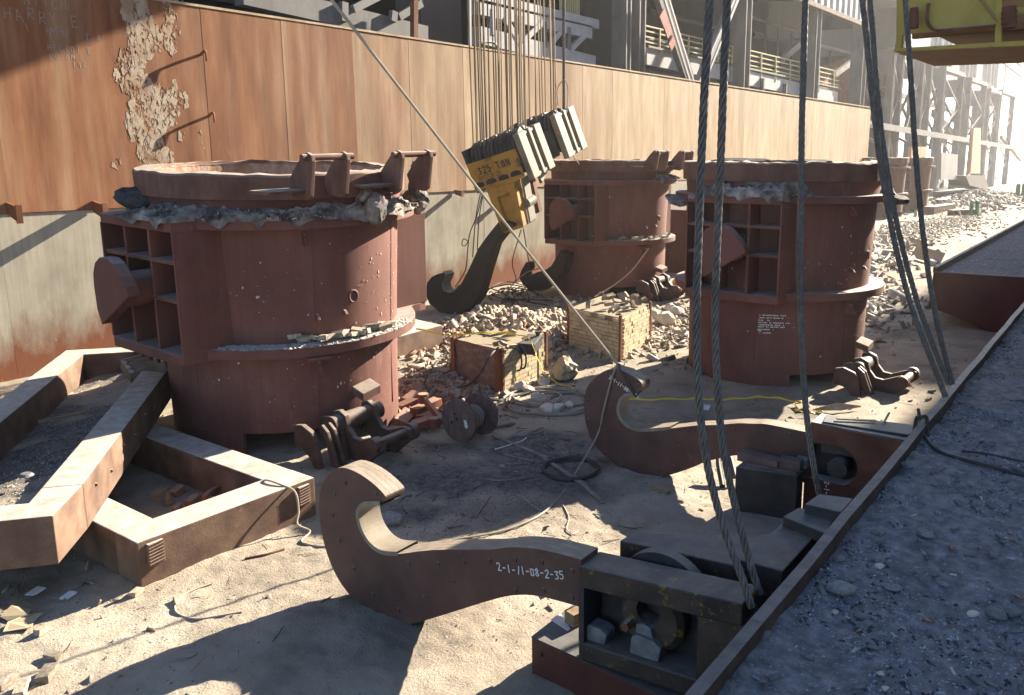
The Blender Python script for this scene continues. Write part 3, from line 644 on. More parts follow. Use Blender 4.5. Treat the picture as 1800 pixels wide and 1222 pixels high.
def ladle(loc, label, zr=4.72, zf=3.88, zm=1.80, Rs=1.0, crusts=(), lugs=True, box=(-1, 1), detail=True, tilt=None, splash=True, lug_dx=0.0, toplugs=True):
    L = root('steel_ladle', loc, label, 'ladle', 'steel casting ladles in the yard')
    P_ = lambda b, n, m='ladle', par=L, **k: b.part(n, m, par, world=False, **k)
    nseg = 96 if detail else 48
    b = MB(); b.lathe([(1.0, .42), (2.03, .42), (2.05, zm)], nseg); P_(b, 'lower_shell', smooth=True)
    b = MB(); b.lathe([(2.022, 0), (2.03, .418), (1.93, .418), (1.93, 0), (2.022, 0)], 80, R(-78), R(212)); P_(b, 'base_skirt', smooth=True)
    b = MB(); b.lathe([(1.1, .44), (1.1, .05), (0.02, .05)], 40); P_(b, 'base_plate', 'dark')  # coloured dark in place of the shade inside the skirt notch
    P_(flange(zm, zm + .165, 2.40), 'middle_flange', bevel=.012)
    b = MB(); b.lathe([(2.055, zm + .16), (2.13, zf)], nseg); P_(b, 'upper_shell', smooth=True)
    P_(flange(zf, zf + .15, 2.44), 'top_flange', bevel=.012)
    b = MB(); b.lathe([(2.17, zf + .14), (2.19, zf + .44)], nseg); P_(b, 'neck_ring', smooth=True)
    # uneven top lip
    b = MB(); vs = []; n = 128
    for i in range(n):
        t = 2 * PI * i / n; j = .045 * (vnoise(t * 7, loc[0], 2) - .5) + .03 * (vnoise(t * 21, loc[0], 3) - .5)
        for (r, z) in ((2.20, zf + .44), (2.27, zf + .45), (2.28, zr - .03 + j), (2.25, zr + j), (1.98, zr + j * 1.6 + .01), (1.95, zr - .05 + j)): vs.append((r * math.cos(t), r * math.sin(t), z))
    m = 6; b.add(vs, [(i * m + k, ((i + 1) % n) * m + k, ((i + 1) % n) * m + k + 1, i * m + k + 1) for i in range(n) for k in range(m - 1)]); P_(b, 'rim', 'ladle_rim', smooth=True)
    b = MB(); b.lathe([(1.96, zr - .02), (1.94, zr - .3), (1.9, zr - 1.1), (0.01, zr - 1.15)], 48); P_(b, 'lining', 'lining')
    for t in (R(-170), R(-112), R(-62), R(-20)):            # vertical weld seams
        c, s = math.cos(t), math.sin(t); e = np.array([-s, c, 0]) * .008; o_ = np.array([c, s, 0])
        b = MB(); b.obox(o_ * 2.041 + (0, 0, (zm + .42) / 2), e, o_ * .008, (0, 0, (zm - .42) / 2)); P_(b, 'weld_seam')
        b = MB(); b.bar(o_ * 2.058 + (0, 0, zm + .17), o_ * 2.132 + (0, 0, zf), .016, .014, up=o_); P_(b, 'weld_seam')
    for sx in box:
        z0, z1 = zm + .165, zf; H_ = z1 - z0
        T = lambda h, v, d: (sx * d, sx * h, v)
        def pl(name, h0, h1, v0, v1, d0, d1):
            b = MB(); xs_ = sorted((sx * d0, sx * d1)); ys_ = sorted((sx * h0, sx * h1)); b.box(xs_[0], xs_[1], ys_[0], ys_[1], v0, v1); P_(b, name, bevel=.008 if detail else 0)
        for s in (-1, 1): pl('side_plate', s * BY - .04 * (s > 0), s * BY + .04 * (s < 0), z0, z1, 1.55, BX - .03)
        va, vb = z0 + H_ * .42, z0 + H_ * .735
        pl('shelf', -BY + .04, BY - .04, va, va + .06, 1.6, BX - .06); pl('shelf', -BY + .04, BY - .04, vb, vb + .06, 1.6, BX - .06)
        for hh in (-.36, .36):
            pl('divider', hh - .03, hh + .03, z0, va, 1.75, BX - .05); pl('divider', hh - .03, hh + .03, va + .06, vb, 1.75, BX - .05); pl('divider', hh - .03, hh + .03, vb + .06, z1, 1.75, BX - .05)
        zc = z0 + H_ * .50
        b = MB(); b.cyl((sx * 1.9, 0, zc), (sx * 2.98, 0, zc), .28, 28); P_(b, 'trunnion', smooth=True)
        b = MB(); b.prism([(sx * 2.90, -h, zc + v - .03) for h, v in TP], (sx * .2, 0, 0)); P_(b, 'trunnion_plate', bevel=.02)
    # tipping lugs overhanging the rim on the yard side
    if lugs:
        Y0 = -2.2; prof = [(-.16, .52), (-.02, .60), (.10, .54), (.13, .40), (.02, -.42), (-.10, -.52), (-.50, -.46), (-.62, -.1), (-.34, .30)]
        for gx in (-.95, .85):
            for dx in (-.32, .34):
                X = gx + dx + lug_dx
                b = MB(); b.prism([(X - .035, Y0 - .44 - h * .80, zr - .02 + v * .64) for h, v in prof], (.07, 0, 0)); P_(b, 'tipping_lug', 'ladle_rim', bevel=.01) if toplugs else None
            X = gx + lug_dx
            b = MB(); b.cyl((X - .46, Y0 - .44, zr + .29), (X + .5, Y0 - .44, zr + .29), .05, 14); P_(b, 'lug_pin', 'ladle_rim', smooth=True) if toplugs else None
            b = MB(); b.box(X - 1.0, X - .33, Y0 - .35, Y0 + .12, zr - .24, zr - .19); P_(b, 'lug_shelf', 'ladle_rim', bevel=.008) if toplugs else None
        # tipping gear at the base
        for gx in (-.95, .85):
            X = gx + lug_dx - .12; big = gx > 0
            if not big:
                for dx in (-.26, .26):
                    pf = [(2.0, .62), (2.18, .66), (2.42, .58), (2.52, .42), (2.55, .20), (2.62, -.05), (2.48, -.08), (2.36, .12), (2.2, .25), (1.95, .28)]
                    b = MB(); b.prism([(X + dx - .045, -h, v + .06) for h, v in pf], (.09, 0, 0)); P_(b, 'tipping_bracket', 'gear', bevel=.012)
                for dx in (-.07, .07):
                    b = MB(); b.prism([(X + dx - .03, -2.42, .72), (X + dx - .03, -2.56, .62), (X + dx - .03, -2.82, -.02), (X + dx - .03, -2.66, -.04)], (.06, 0, 0)); P_(b, 'link_bar', 'gear', bevel=.01)
            if big:
                X2 = X - 1.15
                b = MB(); b.cyl((X2 - .50, -2.35, .62), (X2 + .55, -2.35, .62), .15, 20); P_(b, 'shaft', 'gear', smooth=True)
                for dx in (-.28, .34):
                    pf = [(2.17, .64), (2.20, .79), (2.35, .84), (2.50, .77), (2.56, .58), (2.68, .44), (2.85, .42), (3.2, .56), (3.36, .54), (3.40, .38), (2.95, .0), (2.6, -.05), (2.35, .25)]
                    b = MB(); b.prism([(X2 + dx - .05, -h, v) for h, v in pf], (.10, 0, 0)); P_(b, 'yoke_plate', 'gear', bevel=.015)
                b = MB(); b.cyl((X2 - .36, -3.26, .45), (X2 + .46, -3.26, .45), .085, 16); b.cyl((X2 + .38, -3.26, .45), (X2 + .50, -3.26, .45), .15, 16); b.cyl((X2 - .42, -3.26, .45), (X2 - .32, -3.26, .45), .12, 16); P_(b, 'pin', 'gear', smooth=True)
                b = MB(); b.obox((X2 + .42, -2.2, .98), (.2, 0, .03), (0, -.14, -.04), (0, 0, .07)); P_(b, 'guard_plate', 'ladle_rim', bevel=.01)
        # small tabs on the shell
        for (t, z, w) in ((R(-116), zf - .16, .2), (R(-113), zm - .22, .24), (R(-112), zm + .6, .1), (R(-99), zm + .62, .08)):
            c, s = math.cos(t), math.sin(t); o_ = np.array([c, s, 0]); e = np.array([-s, c, 0])
            b = MB(); b.prism([o_ * 2.02 + (0, 0, z + w * .6), o_ * (2.1 + w * .6) + (0, 0, z + w * .2), o_ * (2.12 + w) + (0, 0, z - w * .5), o_ * (2.1 + w * .6) + (0, 0, z - w * .7), o_ * 2.02 + (0, 0, z - w * .5)], e * .05); P_(b, 'shell_tab', bevel=.006)
            if w > .22:
                b = MB(); b.obox(o_ * 2.2 + (0, 0, z + .16), e * .19, o_ * .17, (0, 0, .025)); P_(b, 'tab_shelf', bevel=.006)
        b = MB()
        t = R(-93); o_ = np.array([math.cos(t), math.sin(t), 0]); n2 = 20
        ring = [o_ * 2.1 + np.array([-math.sin(t), math.cos(t), 0]) * .085 * math.cos(k * 2 * PI / n2) + (0, 0, zm + .85 + .1 * math.sin(k * 2 * PI / n2)) for k in range(n2 + 1)]
        b.tube(ring, .022, 6); P_(b, 'ring_boss', smooth=True)
    if splash:                                             # white lining splashes on the shell
        b = MB(); rg = np.random.default_rng(int(loc[0] * 7))
        for (t0, ts, z0, zs_, nn) in ((-66, 14, 2.75, .55, 100), (-110, 40, 2.6, .9, 60), (-100, 30, 1.0, .5, 50)):
            for q in range(nn):
                t = R(t0 + ts * rg.normal()); z = z0 + zs_ * rg.normal()
                if not (.5 < z < zm - .05 or zm + .2 < z < zf - .1): continue
                r = 2.05 if z < zm else 2.055 + (z - zm - .16) / (zf - zm - .16) * .075
                s_ = .005 + .017 * rg.random() ** 4; c, sn = math.cos(t), math.sin(t); o_ = np.array([c * (r + .004), sn * (r + .004), z]); e = np.array([-sn, c, 0])
                n5 = 5; b.prism([o_ + e * math.cos(k * 1.2566) * s_ * rg.uniform(.6, 1.2) + np.array([0, 0, 1]) * math.sin(k * 1.2566) * s_ * rg.uniform(.7, 1.8) for k in range(n5)], np.array([c, sn, 0]) * .005)
        P_(b, 'lining_splashes', 'whitegrit')['kind'] = 'stuff'
    for i, (a, c, h, mt) in enumerate(crusts):
        o = P_(crust(R(a), R(c), zf + .15, h, 11 + i * 5 + int(loc[0])), 'slag_crust', mt)
    if tilt:
        L.rotation_mode = 'QUATERNION'
        from mathutils import Quaternion
        L.rotation_quaternion = Quaternion(Vector(tilt[0]), tilt[1])
    return L
k1 = Vector((0, 0, 1)).cross(Vector((-.57, -.82, 0))).normalized()
L1 = ladle((9.5, 13.36, .07), 'nearest ladle, red oxide steel, thick grey slag crust spilling over its upper flange', crusts=((-190, -52, .19, 'slag'),), tilt=(k1, R(2.3)), lug_dx=-.0)
L2 = ladle((26.34, 16.97, 0), 'red ladle standing farthest back against the wall, right of the hanging crane hook', zr=4.80, zf=3.98, zm=1.92, crusts=((-105, -60, .2, 'slag'),))
L3 = ladle((19.0, 7.52, -.14), 'middle ladle behind the hanging cables, with white stencilled lines on its lower shell', zr=4.98, zf=4.14, zm=2.10, crusts=((-200, -142, .24, 'slag'), (-80, -20, .12, 'slag_dark')), lug_dx=-.2, toplugs=False)
for (px, py, lab) in ((1560, 383, 'far ladle half hidden behind the middle ladle'), (1607, 373, 'smallest and farthest ladle, right of the other far ladle')):
    p = G(px, py); ladle((p[0] + 1.2, p[1] + 1.3, 0), lab, lugs=False, detail=False, splash=False, zr=4.75)
# slag skull horn on the near ladle
b = MB(); z = 4.03 + .07
me = lump_mesh('slag_horn', 'slag_dark', 5, 3, .6, (.36, .30, .22)); o = put('slag_horn', me, (-2.2, .62, 4.22), (.2, .25, -.5), 1.0, parent=L1)
me = lump_mesh('slag_lump', 'slag', 6, 3, .6, (.24, .2, .2))
for (x, y, zz, s) in ((.05, -2.3, 4.3, .8), (1.35, -2.15, 4.35, .8), (1.3, -2.3, 4.72, .75), (-1.9, -.2, 4.2, 1.0), (-1.95, .5, 4.35, 1.1), (1.9, -1.6, 4.1, 1.3), (.1, -2.5, 4.15, 1.1)):
    put('slag_lump', me, (x, y, zz), (x * 3, y * 2, zz), s, parent=L1)
me = lump_mesh('slag_tongue', 'slag', 8, 3, .5, (.55, .34, .12))
put('slag_tongue', me, (-1.7, 1.75, 4.12), (.1, -.15, .8), 1.0, parent=L3)
me = lump_mesh('slag_tongue', 'slag_dark', 9, 3, .5, (.42, .25, .13))
put('slag_tongue', me, (1.15, -2.2, 4.15), (.1, .1, -.9), 1.0, parent=L3)
me = lump_mesh('slag_ridge', 'slag_dark', 12, 3, .5, (.75, .22, .07))
put('slag_ridge', me, (-1.2, .5, 5.0), (0, 0, 1.9), 1.0, parent=L3)
put('slag_ridge', me, (-1.6, -1.2, 5.0), (0, 0, 2.3), .7, parent=L3)
# bricks and dust lying on the middle flange
def on_flange(L, zm, t0, t1, n, seed, lab, grp, sc=.27):
    rg = np.random.default_rng(seed); l = np.array(L.location)
    for k in range(n):
        t = R(t0 + (t1 - t0) * (k + .5 * rg.random()) / n); r = 2.27 + .06 * rg.normal()
        d = np.array([math.cos(t), math.sin(t), 0])
        put('loose_firebrick', BR[k % 4], l + d * r + (0, 0, zm + .165 + .05 + .05 * rg.random()), (rg.normal() * .25, rg.normal() * .25, t + 1.57 + rg.normal() * .5), sc * rg.uniform(.75, 1.1), lab, 'brick', grp)
BR = [brick_mesh('firebrick_lump', 'rubble', 40 + k, 1, .55, .36, .28) for k in range(6)]
on_flange(L1, 1.74, -122, -72, 15, 3, 'loose firebrick lying on the middle flange of the nearest ladle', 'bricks on the nearest ladle flange')
on_flange(L2, 1.92, -140, -75, 12, 4, 'loose firebrick lying on the middle flange of the back ladle', 'bricks on the back ladle flange')
def grit(name, n, fn, s0, s1, mt, parent=None):
    """many tiny chips in one mesh; fn(n) gives points"""
    p = fn(n); n = len(p); s = rng.uniform(s0, s1, n) * rng.uniform(.5, 1, n)
    base = np.array([(1, 0, -.35), (-.5, .87, -.35), (-.5, -.87, -.35), (.1, .1, .75)]); v = np.repeat(base[None], n, 0) * (1 + .5 * (rng.random((n, 4, 3)) - .5))
    a = rng.random(n) * 2 * PI; c, sn = np.cos(a), np.sin(a); el = rng.uniform(.6, 2.0, n)[:, None]
    x = v[..., 0] * el; y = v[..., 1]; v = np.stack([x * c[:, None] - y * sn[:, None], x * sn[:, None] + y * c[:, None], v[..., 2] * rng.uniform(.4, 1, n)[:, None]], -1) * s[:, None, None] + p[:, None, :]
    f = np.array([(0, 1, 3), (1, 2, 3), (2, 0, 3)]); F = (np.arange(n)[:, None, None] * 4 + f[None]).reshape(-1, 3)
    o = np_obj(name, v.reshape(-1, 3), F, mt, 'stuff'); o.parent = parent; return o
def boxgrit(name, n, fn, s0, s1, mt):
    p = fn(n); n = len(p); s = rng.uniform(s0, s1, n)
    base = np.array([(-1, -.5, -.35), (1, -.5, -.35), (1, .5, -.35), (-1, .5, -.35), (-1, -.5, .35), (1, -.5, .35), (1, .5, .35), (-1, .5, .35)]) * .5
    v = base[None] * np.array([1.5, .95, .8]) * (1 - .22 * rng.random((n, 8, 3))); q = rng.normal(size=(n, 4)) * (1, .35, .35, 1); q /= np.linalg.norm(q, axis=1)[:, None]; w, x, y, z = q.T
    Rm = np.stack([1 - 2 * (y * y + z * z), 2 * (x * y - z * w), 2 * (x * z + y * w), 2 * (x * y + z * w), 1 - 2 * (x * x + z * z), 2 * (y * z - x * w), 2 * (x * z - y * w), 2 * (y * z + x * w), 1 - 2 * (x * x + y * y)], -1).reshape(n, 3, 3)
    v = np.einsum('nij,nkj->nki', Rm, v) * s[:, None, None] + p[:, None, :] + np.array([0, 0, 1])[None, None] * (s * .12)[:, None, None]
    f = np.array([(0, 3, 2, 1), (4, 5, 6, 7), (0, 1, 5, 4), (1, 2, 6, 5), (2, 3, 7, 6), (3, 0, 4, 7)]); F = (np.arange(n)[:, None, None] * 8 + f[None]).reshape(-1, 4)
    return np_obj(name, v.reshape(-1, 3), F, mt, 'stuff')
def ring_pts(r0, r1, t0, t1, z):
    def fn(n):
        t = rng.uniform(R(t0), R(t1), n); r = rng.uniform(r0, r1, n); return np.stack([r * np.cos(t), r * np.sin(t), np.full(n, z)], -1)
    return fn
grit('lining_grit', 900, ring_pts(2.09, 2.4, -165, -55, 1.975), .012, .05, 'whitegrit', L1)
grit('lining_grit', 500, ring_pts(2.09, 2.4, -150, -60, 2.095), .012, .05, 'whitegrit', L2)
# stencilled lines on the middle ladle
c3 = np.array(L3.location); b = MB(); rows = ['...', '...']
pz = 0
for i, (x0, x1, yy) in enumerate(((1335, 1384, 554), (1335, 1376, 558.5), (1333, 1352, 563), (1333, 1386, 567), (1333, 1378, 571), (1332, 1379, 574.5), (1332, 1360, 579), (1332, 1340, 581.5), (1332, 1357, 585))):
    x = x0
    while x < x1:
        w = rng.uniform(1, 3.2)
        if rng.random() < .8:
            qs = []
            for (xx, y2) in ((x, yy + .9), (x + w, yy + .9), (x + w, yy - .9), (x, yy - .9)):
                d = ray(xx, y2 + (xx - 1335) * .03); o_ = C0 - c3; A_ = d[0] ** 2 + d[1] ** 2; B_ = 2 * (o_[0] * d[0] + o_[1] * d[1]); Cc = o_[0] ** 2 + o_[1] ** 2 - 2.062 ** 2
                tt = (-B_ - math.sqrt(B_ * B_ - 4 * A_ * Cc)) / (2 * A_); qs.append(C0 + d * tt)
            b.add(qs, [(0, 1, 2, 3)])
        x += w + rng.uniform(.3, 1.1)
b.part('stencilled_lines', 'chalk', L3)['kind'] = 'stuff'
# brown steel box seen in the gap between two ladles
b = MB(); p = G(1190, 480); b.box(p[0], p[0] + 2.6, p[1] - .9, p[1] + 1.5, -.1, 2.7); b.thing('steel_box', 'redbox', 'plain red-brown steel box in the gap between the back and middle ladles', 'steel box', bevel=.02)
# low block just right of the near ladle
b = MB(); q = G(722, 640); f1 = G(783, 612)
b.prism([G(690, 652), G(779, 624), G(779, 624) + (.2, 1.4, 0), G(690, 652) + (.2, 1.6, 0)], (0, 0, .78)); b.thing('steel_block', 'frame', 'low tan steel block in sunlight right of the nearest ladle', 'steel block', bevel=.02)

def crust_pts(r0_, r1_, t0, t1, z, zs):
    def fn(n):
        t = rng.uniform(R(t0), R(t1), n); r = r0_ + (r1_ - r0_) * rng.random(n); k = fbm(t * 5, r * 4, 3, 88) > .42; t, r = t[k], r[k]
        return np.stack([r * np.cos(t), r * np.sin(t), z + zs * rng.random(len(t)) * (1 - (r - r0_) / (r1_ - r0_) * .8)], -1)
    return fn
for L_, z_, t0, t1 in ((L1, 4.05, -188, -54), (L3, 4.31, -198, -144), (L2, 4.15, -105, -62)):
    for (n, a, c, mt) in ((420, .04, .13, 'slag'), (260, .03, .09, 'slag_dark'), (300, .02, .06, 'whitegrit')):
        boxgrit('slag_bits', n if L_ is L1 else n // 3, crust_pts(2.22, 2.5, t0, t1, z_, .14), a, c, mt).parent = L_

# ================================================================== LAMINATED LADLE HOOKS
def hook_outline(raw, n=3):
    return raw
def laminated(fr, px, th, name, label, group, bolts, saddle, corner, mt='hook', plies=4):
    P0 = fr.uz(*px[0]); r = root(name, fr.pt(*P0), label, 'crane hook', group)
    i0 = px.index(corner); q_ = px[i0:] + px[:i0]
    uz = [fr.uz(p[0], p[1]) for p in smooth_path([(x, y, 0) for x, y in q_], 3)]
    for k in range(plies):                                   # the blade is a stack of riveted plates
        o0 = th * k / plies; sh = .0006 * (k % 2)
        b = MB(); cu = sum(p[0] for p in uz) / len(uz); cz = sum(p[1] for p in uz) / len(uz)
        b.prism([fr.pt(u + (cu - u) * sh * .5, z + (cz - z) * sh * .5, o0) for u, z in uz], fr.w * (th / plies - .0006)); b.part('blade_plate', mt, r, bevel=.002)
    for (x, y) in bolts:
        u, z = fr.uz(x, y); b = MB(); b.cyl(fr.pt(u, z, .01), fr.pt(u, z, -.010), .032, 10, .026); b.part('rivet', mt, r, smooth=True)
    if saddle:
        s = [fr.uz(p[0], p[1]) for p in smooth_path([(x, y, 0) for x, y in saddle], 3)]
        b = MB(); nrm = []
        for i, (u, z) in enumerate(s):
            a = s[max(i - 1, 0)]; c = s[min(i + 1, len(s) - 1)]; t = np.array([c[0] - a[0], c[1] - a[1]]); t /= np.linalg.norm(t); nrm.append((-t[1], t[0]))
        vs = []
        for (u, z), (nu, nz) in zip(s, nrm):
            for (d, o) in ((-.02, -.012), (.03, -.012), (.03, th + .012), (-.02, th + .012)): vs.append(fr.pt(u + nu * d * SGN, z + nz * d * SGN, o))
        b.add(vs, [(i * 4 + k, i * 4 + (k + 1) % 4, (i + 1) * 4 + (k + 1) % 4, (i + 1) * 4 + k) for i in range(len(s) - 1) for k in range(4)])
        b.part('saddle_plate', 'saddle', r)
    return r
SGN = 1
F1 = Fr(G(705, 1095), R(-88))
HK1 = [(705, 1097), (660, 1082), (622, 1054), (592, 1014), (572, 965), (563, 920), (561, 882), (566, 852), (580, 832), (600, 822), (626, 830), (652, 847), (674, 868), (677, 878), (669, 884), (645, 884), (634, 890), (629, 901), (631, 918), (638, 938), (652, 958), (672, 971), (700, 974), (760, 967), (860, 966), (900, 962), (955, 967), (1022, 984), (1022, 1068), (980, 1056), (940, 1047), (900, 1047), (860, 1056), (780, 1081), (724, 1097)]
bolts1 = [(588, 868), (606, 848), (660, 868), (584, 905), (596, 950), (622, 1000), (655, 1045), (700, 1072), (718, 990), (770, 992), (815, 988), (860, 986), (905, 984), (952, 988), (905, 1038), (955, 1038), (1005, 1004), (1005, 1050), (796, 1022), (745, 1050)]
H1 = laminated(F1, HK1, .29, 'laminated_hook', 'front laminated hook lying on edge, chalked 2-1-11-08-2-35 on its shank', 'laminated ladle hooks', bolts1, [(669, 884), (645, 884), (634, 890), (629, 901), (631, 918), (638, 938), (652, 958), (672, 971), (700, 974)], (1022, 1068))
def chalk(fr, txt, a, c, hpx, parent, seed, wd=.012):
    p = fr.px(*a); q = fr.px(*c); e = (q - p) / np.linalg.norm(q - p); v = np.cross(fr.w, e) * -1
    if v[2] < 0: v = -v
    hh = hpx * np.linalg.norm(p - C0) / 1508
    write(txt, p - fr.w * .006, e, v, -fr.w, hh, wd, .05, seed).part('chalk_number', 'chalk', parent)
chalk(F1, '2-1-11-08-2-35', (877, 1003), (948, 1013), 13.5, H1, 3)
F2 = Fr(G(1160, 838), R(-88))
HK2 = [(1137, 836), (1101, 826), (1072, 808), (1050, 788), (1036, 764), (1028, 735), (1027, 706), (1032, 681), (1045, 665), (1061, 653), (1077, 649), (1090, 651), (1103, 656), (1124, 669), (1129, 678), (1126, 687), (1115, 692), (1106, 692), (1095, 697), (1088, 708), (1086, 721), (1090, 735), (1101, 748), (1115, 755), (1130, 757), (1180, 753), (1225, 748), (1260, 747), (1298, 744), (1324, 745), (1349, 746), (1424, 761), (1424, 852), (1370, 832), (1330, 805), (1290, 801), (1241, 812), (1222, 820), (1191, 831), (1162, 838)]
bolts2 = [(1066, 660), (1042, 674), (1074, 678), (1033, 704), (1033, 738), (1065, 796), (1092, 818), (1058, 736), (1080, 714), (1121, 677), (1146, 760), (1177, 758), (1209, 757), (1246, 755), (1194, 785), (1228, 780), (1214, 812), (1184, 820), (1155, 826), (1290, 756), (1340, 756), (1388, 764), (1265, 793)]
H2 = laminated(F2, HK2, .27, 'laminated_hook', 'rear laminated hook with a rope over its tip, chalked 2-1-11-08-2-34', 'laminated ladle hooks', bolts2, [(1115, 692), (1106, 692), (1095, 697), (1088, 708), (1086, 721), (1090, 735), (1101, 748), (1115, 755), (1130, 757), (1180, 753)], (1424, 852))
chalk(F2, '2-1-11-08-2-34', (1071, 665), (1106, 690), 6.5, H2, 4, .013)

# ------------------------------------------------------------------ block of the front hook
def pxprism(b, fr, pts, o0, o1):
    return b.prism([fr.px(x, y) + fr.w * o0 for x, y in pts], fr.w * (o1 - o0))
def uzprism(b, fr, pts, o0, o1):
    return b.prism([fr.pt(u, z, o0) for u, z in pts], fr.w * (o1 - o0))
uz = F1.uz
TLu, TLz = uz(1020, 993); _, TRz = uz(1312, 1060); TRu = uz(1312, 1060)[0]; BLz = uz(1024, 1157)[1]; U1 = float(uz(1308, 1060)[0])
slope = (TRz - TLz) / (TRu - TLu)
zt1 = lambda u: TLz + slope * (u - TLu)
zb1 = lambda u: BLz + slope * .6 * (u - TLu)
B1 = root('hook_block', F1.pt(3.0, BLz), 'greasy dark block with yellow paint traces and open window, front hook pinned in it', 'hook block')
wl, wtz = uz(1029, 1033); wr = uz(1229, 1081)[0]; wbz = uz(1025, 1128)[1]
q = lambda u0, u1, f0, f1: [(u0, f0(u0)), (u1, f0(u1)), (u1, f1(u1)), (u0, f1(u0))]
hb = zt1(TLu) - wtz; bb = wbz - zb1(TLu)
b = MB(); uzprism(b, F1, q(TLu, U1, lambda u: zt1(u) - hb, zt1), -.03, .33); b.part('top_bar', 'block', B1, bevel=.015)
b = MB(); uzprism(b, F1, q(TLu, U1, zb1, lambda u: zb1(u) + bb), -.03, .33); b.part('bottom_bar', 'block', B1, bevel=.015)
b = MB(); uzprism(b, F1, q(TLu, wl, lambda u: zb1(u) + bb, lambda u: zt1(u) - hb), -.025, .33); b.part('end_plate', 'block_plain', B1)
b = MB(); uzprism(b, F1, q(wr, U1, lambda u: zb1(u) + bb, lambda u: zt1(u) - hb), -.02, .33); b.part('cheek_plate', 'block', B1)
b = MB(); uzprism(b, F1, q(wl, wr, lambda u: zb1(u) + bb, lambda u: zt1(u) - hb), .29, .325); b.part('back_plate', 'block_plain', B1)
sc_, sz_ = uz(1144, 1088, .12); rr = abs(uz(1203, 1088, .12)[0] - sc_) * .98
hc, hz = uz(1141, 1074, .12)
b = MB(); n = 40; vs = []
for i in range(n):
    t = 2 * PI * i / n
    for (r_, o_) in ((.10, .10), (.36, .10), (.43, .15), (.43, .27), (.10, .27)):
        cu, cz = (sc_, sz_) if r_ > .2 else (hc, hz); k = rr / .43 if r_ > .2 else rr / .27
        vs.append(F1.pt(cu + math.cos(t) * r_ * k, cz + math.sin(t) * r_ * k, o_))
b.add(vs, [(i * 5 + k, ((i + 1) % n) * 5 + k, ((i + 1) % n) * 5 + (k + 1) % 5, i * 5 + (k + 1) % 5) for i in range(n) for k in range(5)]); b.part('sheave', 'block', B1, smooth=True)
u, z = uz(1107, 1094, .1); b = MB(); b.cyl(F1.pt(u, z, .1), F1.pt(u, z, .0), .045, 6); b.part('bolt', 'frame_dark', B1)
# second beam of the block, behind
ztop2 = float(zt1(3.0)) - .02
b = MB(); poly = [(1089, 950), (1113, 936), (1330, 942), (1356, 936), (1376, 918), (1404, 903), (1452, 920), (1376, 1004), (1302, 984), (1292, 994)]
b.prism([G(x, y, ztop2) for x, y in poly], (0, 0, -.62)); b.part('rear_beam', 'block', B1, bevel=.015)
b = MB(); b.prism([G(x, y, ztop2 + .10) for x, y in [(1376, 908), (1404, 892), (1470, 904), (1452, 938)]], (0, 0, -.12)); b.part('step_plate', 'block_plain', B1, bevel=.01)
b = MB(); b.prism([G(x, y, ztop2 + .2) for x, y in [(1414, 886), (1440, 868), (1500, 876), (1478, 900)]], (0, 0, -.16)); b.part('step_plate', 'block_plain', B1, bevel=.01)
p = F1.pt(2.95, 1.0, .44); b = MB(); b.cyl(p - F1.w * .06, p + F1.w * .06, .47, 40); b.part('sheave', 'block_plain', B1, smooth=True)
# bearing caps lying in the window
for (x0, y0, lab, sc) in ((1058, 1142, 'cut grey metal cap lying in the left of the block window', .9), (1144, 1162, 'grey metal bearing cap with square base in the block window', 1.15)):
    u, z = uz(x0, y0, .16); z = float(zb1(u) + bb)
    r = root('bearing_cap', F1.pt(u, z, .16), lab, 'metal part')
    b = MB(); uzprism(b, F1, [(u - .13 * sc, z), (u + .12 * sc, z + .01), (u + .14 * sc, z + .13 * sc), (u + .07 * sc, z + .17 * sc), (u - .07 * sc, z + .18 * sc), (u - .12 * sc, z + .14 * sc)], .03, .2); b.part('cap_base', 'silver', r, bevel=.012)
    if sc > 1:
        b = MB(); uzprism(b, F1, [(u - .10 * sc, z + .175 * sc), (u + .06 * sc, z + .17 * sc), (u + .04 * sc, z + .25 * sc), (u - .03 * sc, z + .27 * sc), (u - .09 * sc, z + .25 * sc)], .06, .18); b.part('cap_boss', 'silver', r, bevel=.012)
# red box under it
zb = BLz - .02
def zover(base, ytop):
    lo, hi = -3, 20
    for _ in range(50):
        m_ = (lo + hi) / 2; q_ = np.array([base[0], base[1], m_]) - C0; yy = CY - FPX * (q_ @ upv) / (q_ @ fw)
        if yy > ytop: lo = m_
        else: hi = m_
    return lo
b = MB(); tp = [G(x, y, zb) for x, y in [(934, 1119), (1010, 1060), (1330, 1130), (1250, 1262)]]
r = root('red_box', (tp[0] + tp[2]) / 2 * [1, 1, 0], 'red-brown riveted steel box under the front hook block', 'steel box')
b.prism([p - np.array([0, 0, .02]) for p in tp], (0, 0, -zb - .1)); b.part('body', 'redbox', r, bevel=.012)
b = MB(); b.prism(tp, (0, 0, -.02)); b.part('lid', 'block_plain', r)
b = MB(); d = (tp[3] - tp[0]) / np.linalg.norm(tp[3] - tp[0]); nn_ = np.cross(d, [0, 0, 1]); 
for k in range(1):
    c_ = tp[0] + d * (.12 + .24 * k) + np.array([0, 0, -.14]); 
    bb_ = MB(); s_ = 1 if nn_ @ (C0 - c_) > 0 else -1; bb_.cyl(c_, c_ + nn_ * .025 * s_, .03, 8, .02); bb_.part('rivet', 'redbox', r)
def plank(a, c, w, h, label, name='plank', mt='wood', cat='timber', group=None, lift=0.0, bevel=.004):
    a = np.array(a, float) + (0, 0, h / 2 + lift); c = np.array(c, float) + (0, 0, h / 2 + lift)
    b = MB(); b.bar(a, c, w, h); return b.thing(name, mt, label, cat, group, bevel=bevel)
plank(G(1003, 1082, zb), G(1022, 1066, zb), .16, .12, 'stub of timber packing under the shank end of the front hook', 'timber_packing', lift=.14)
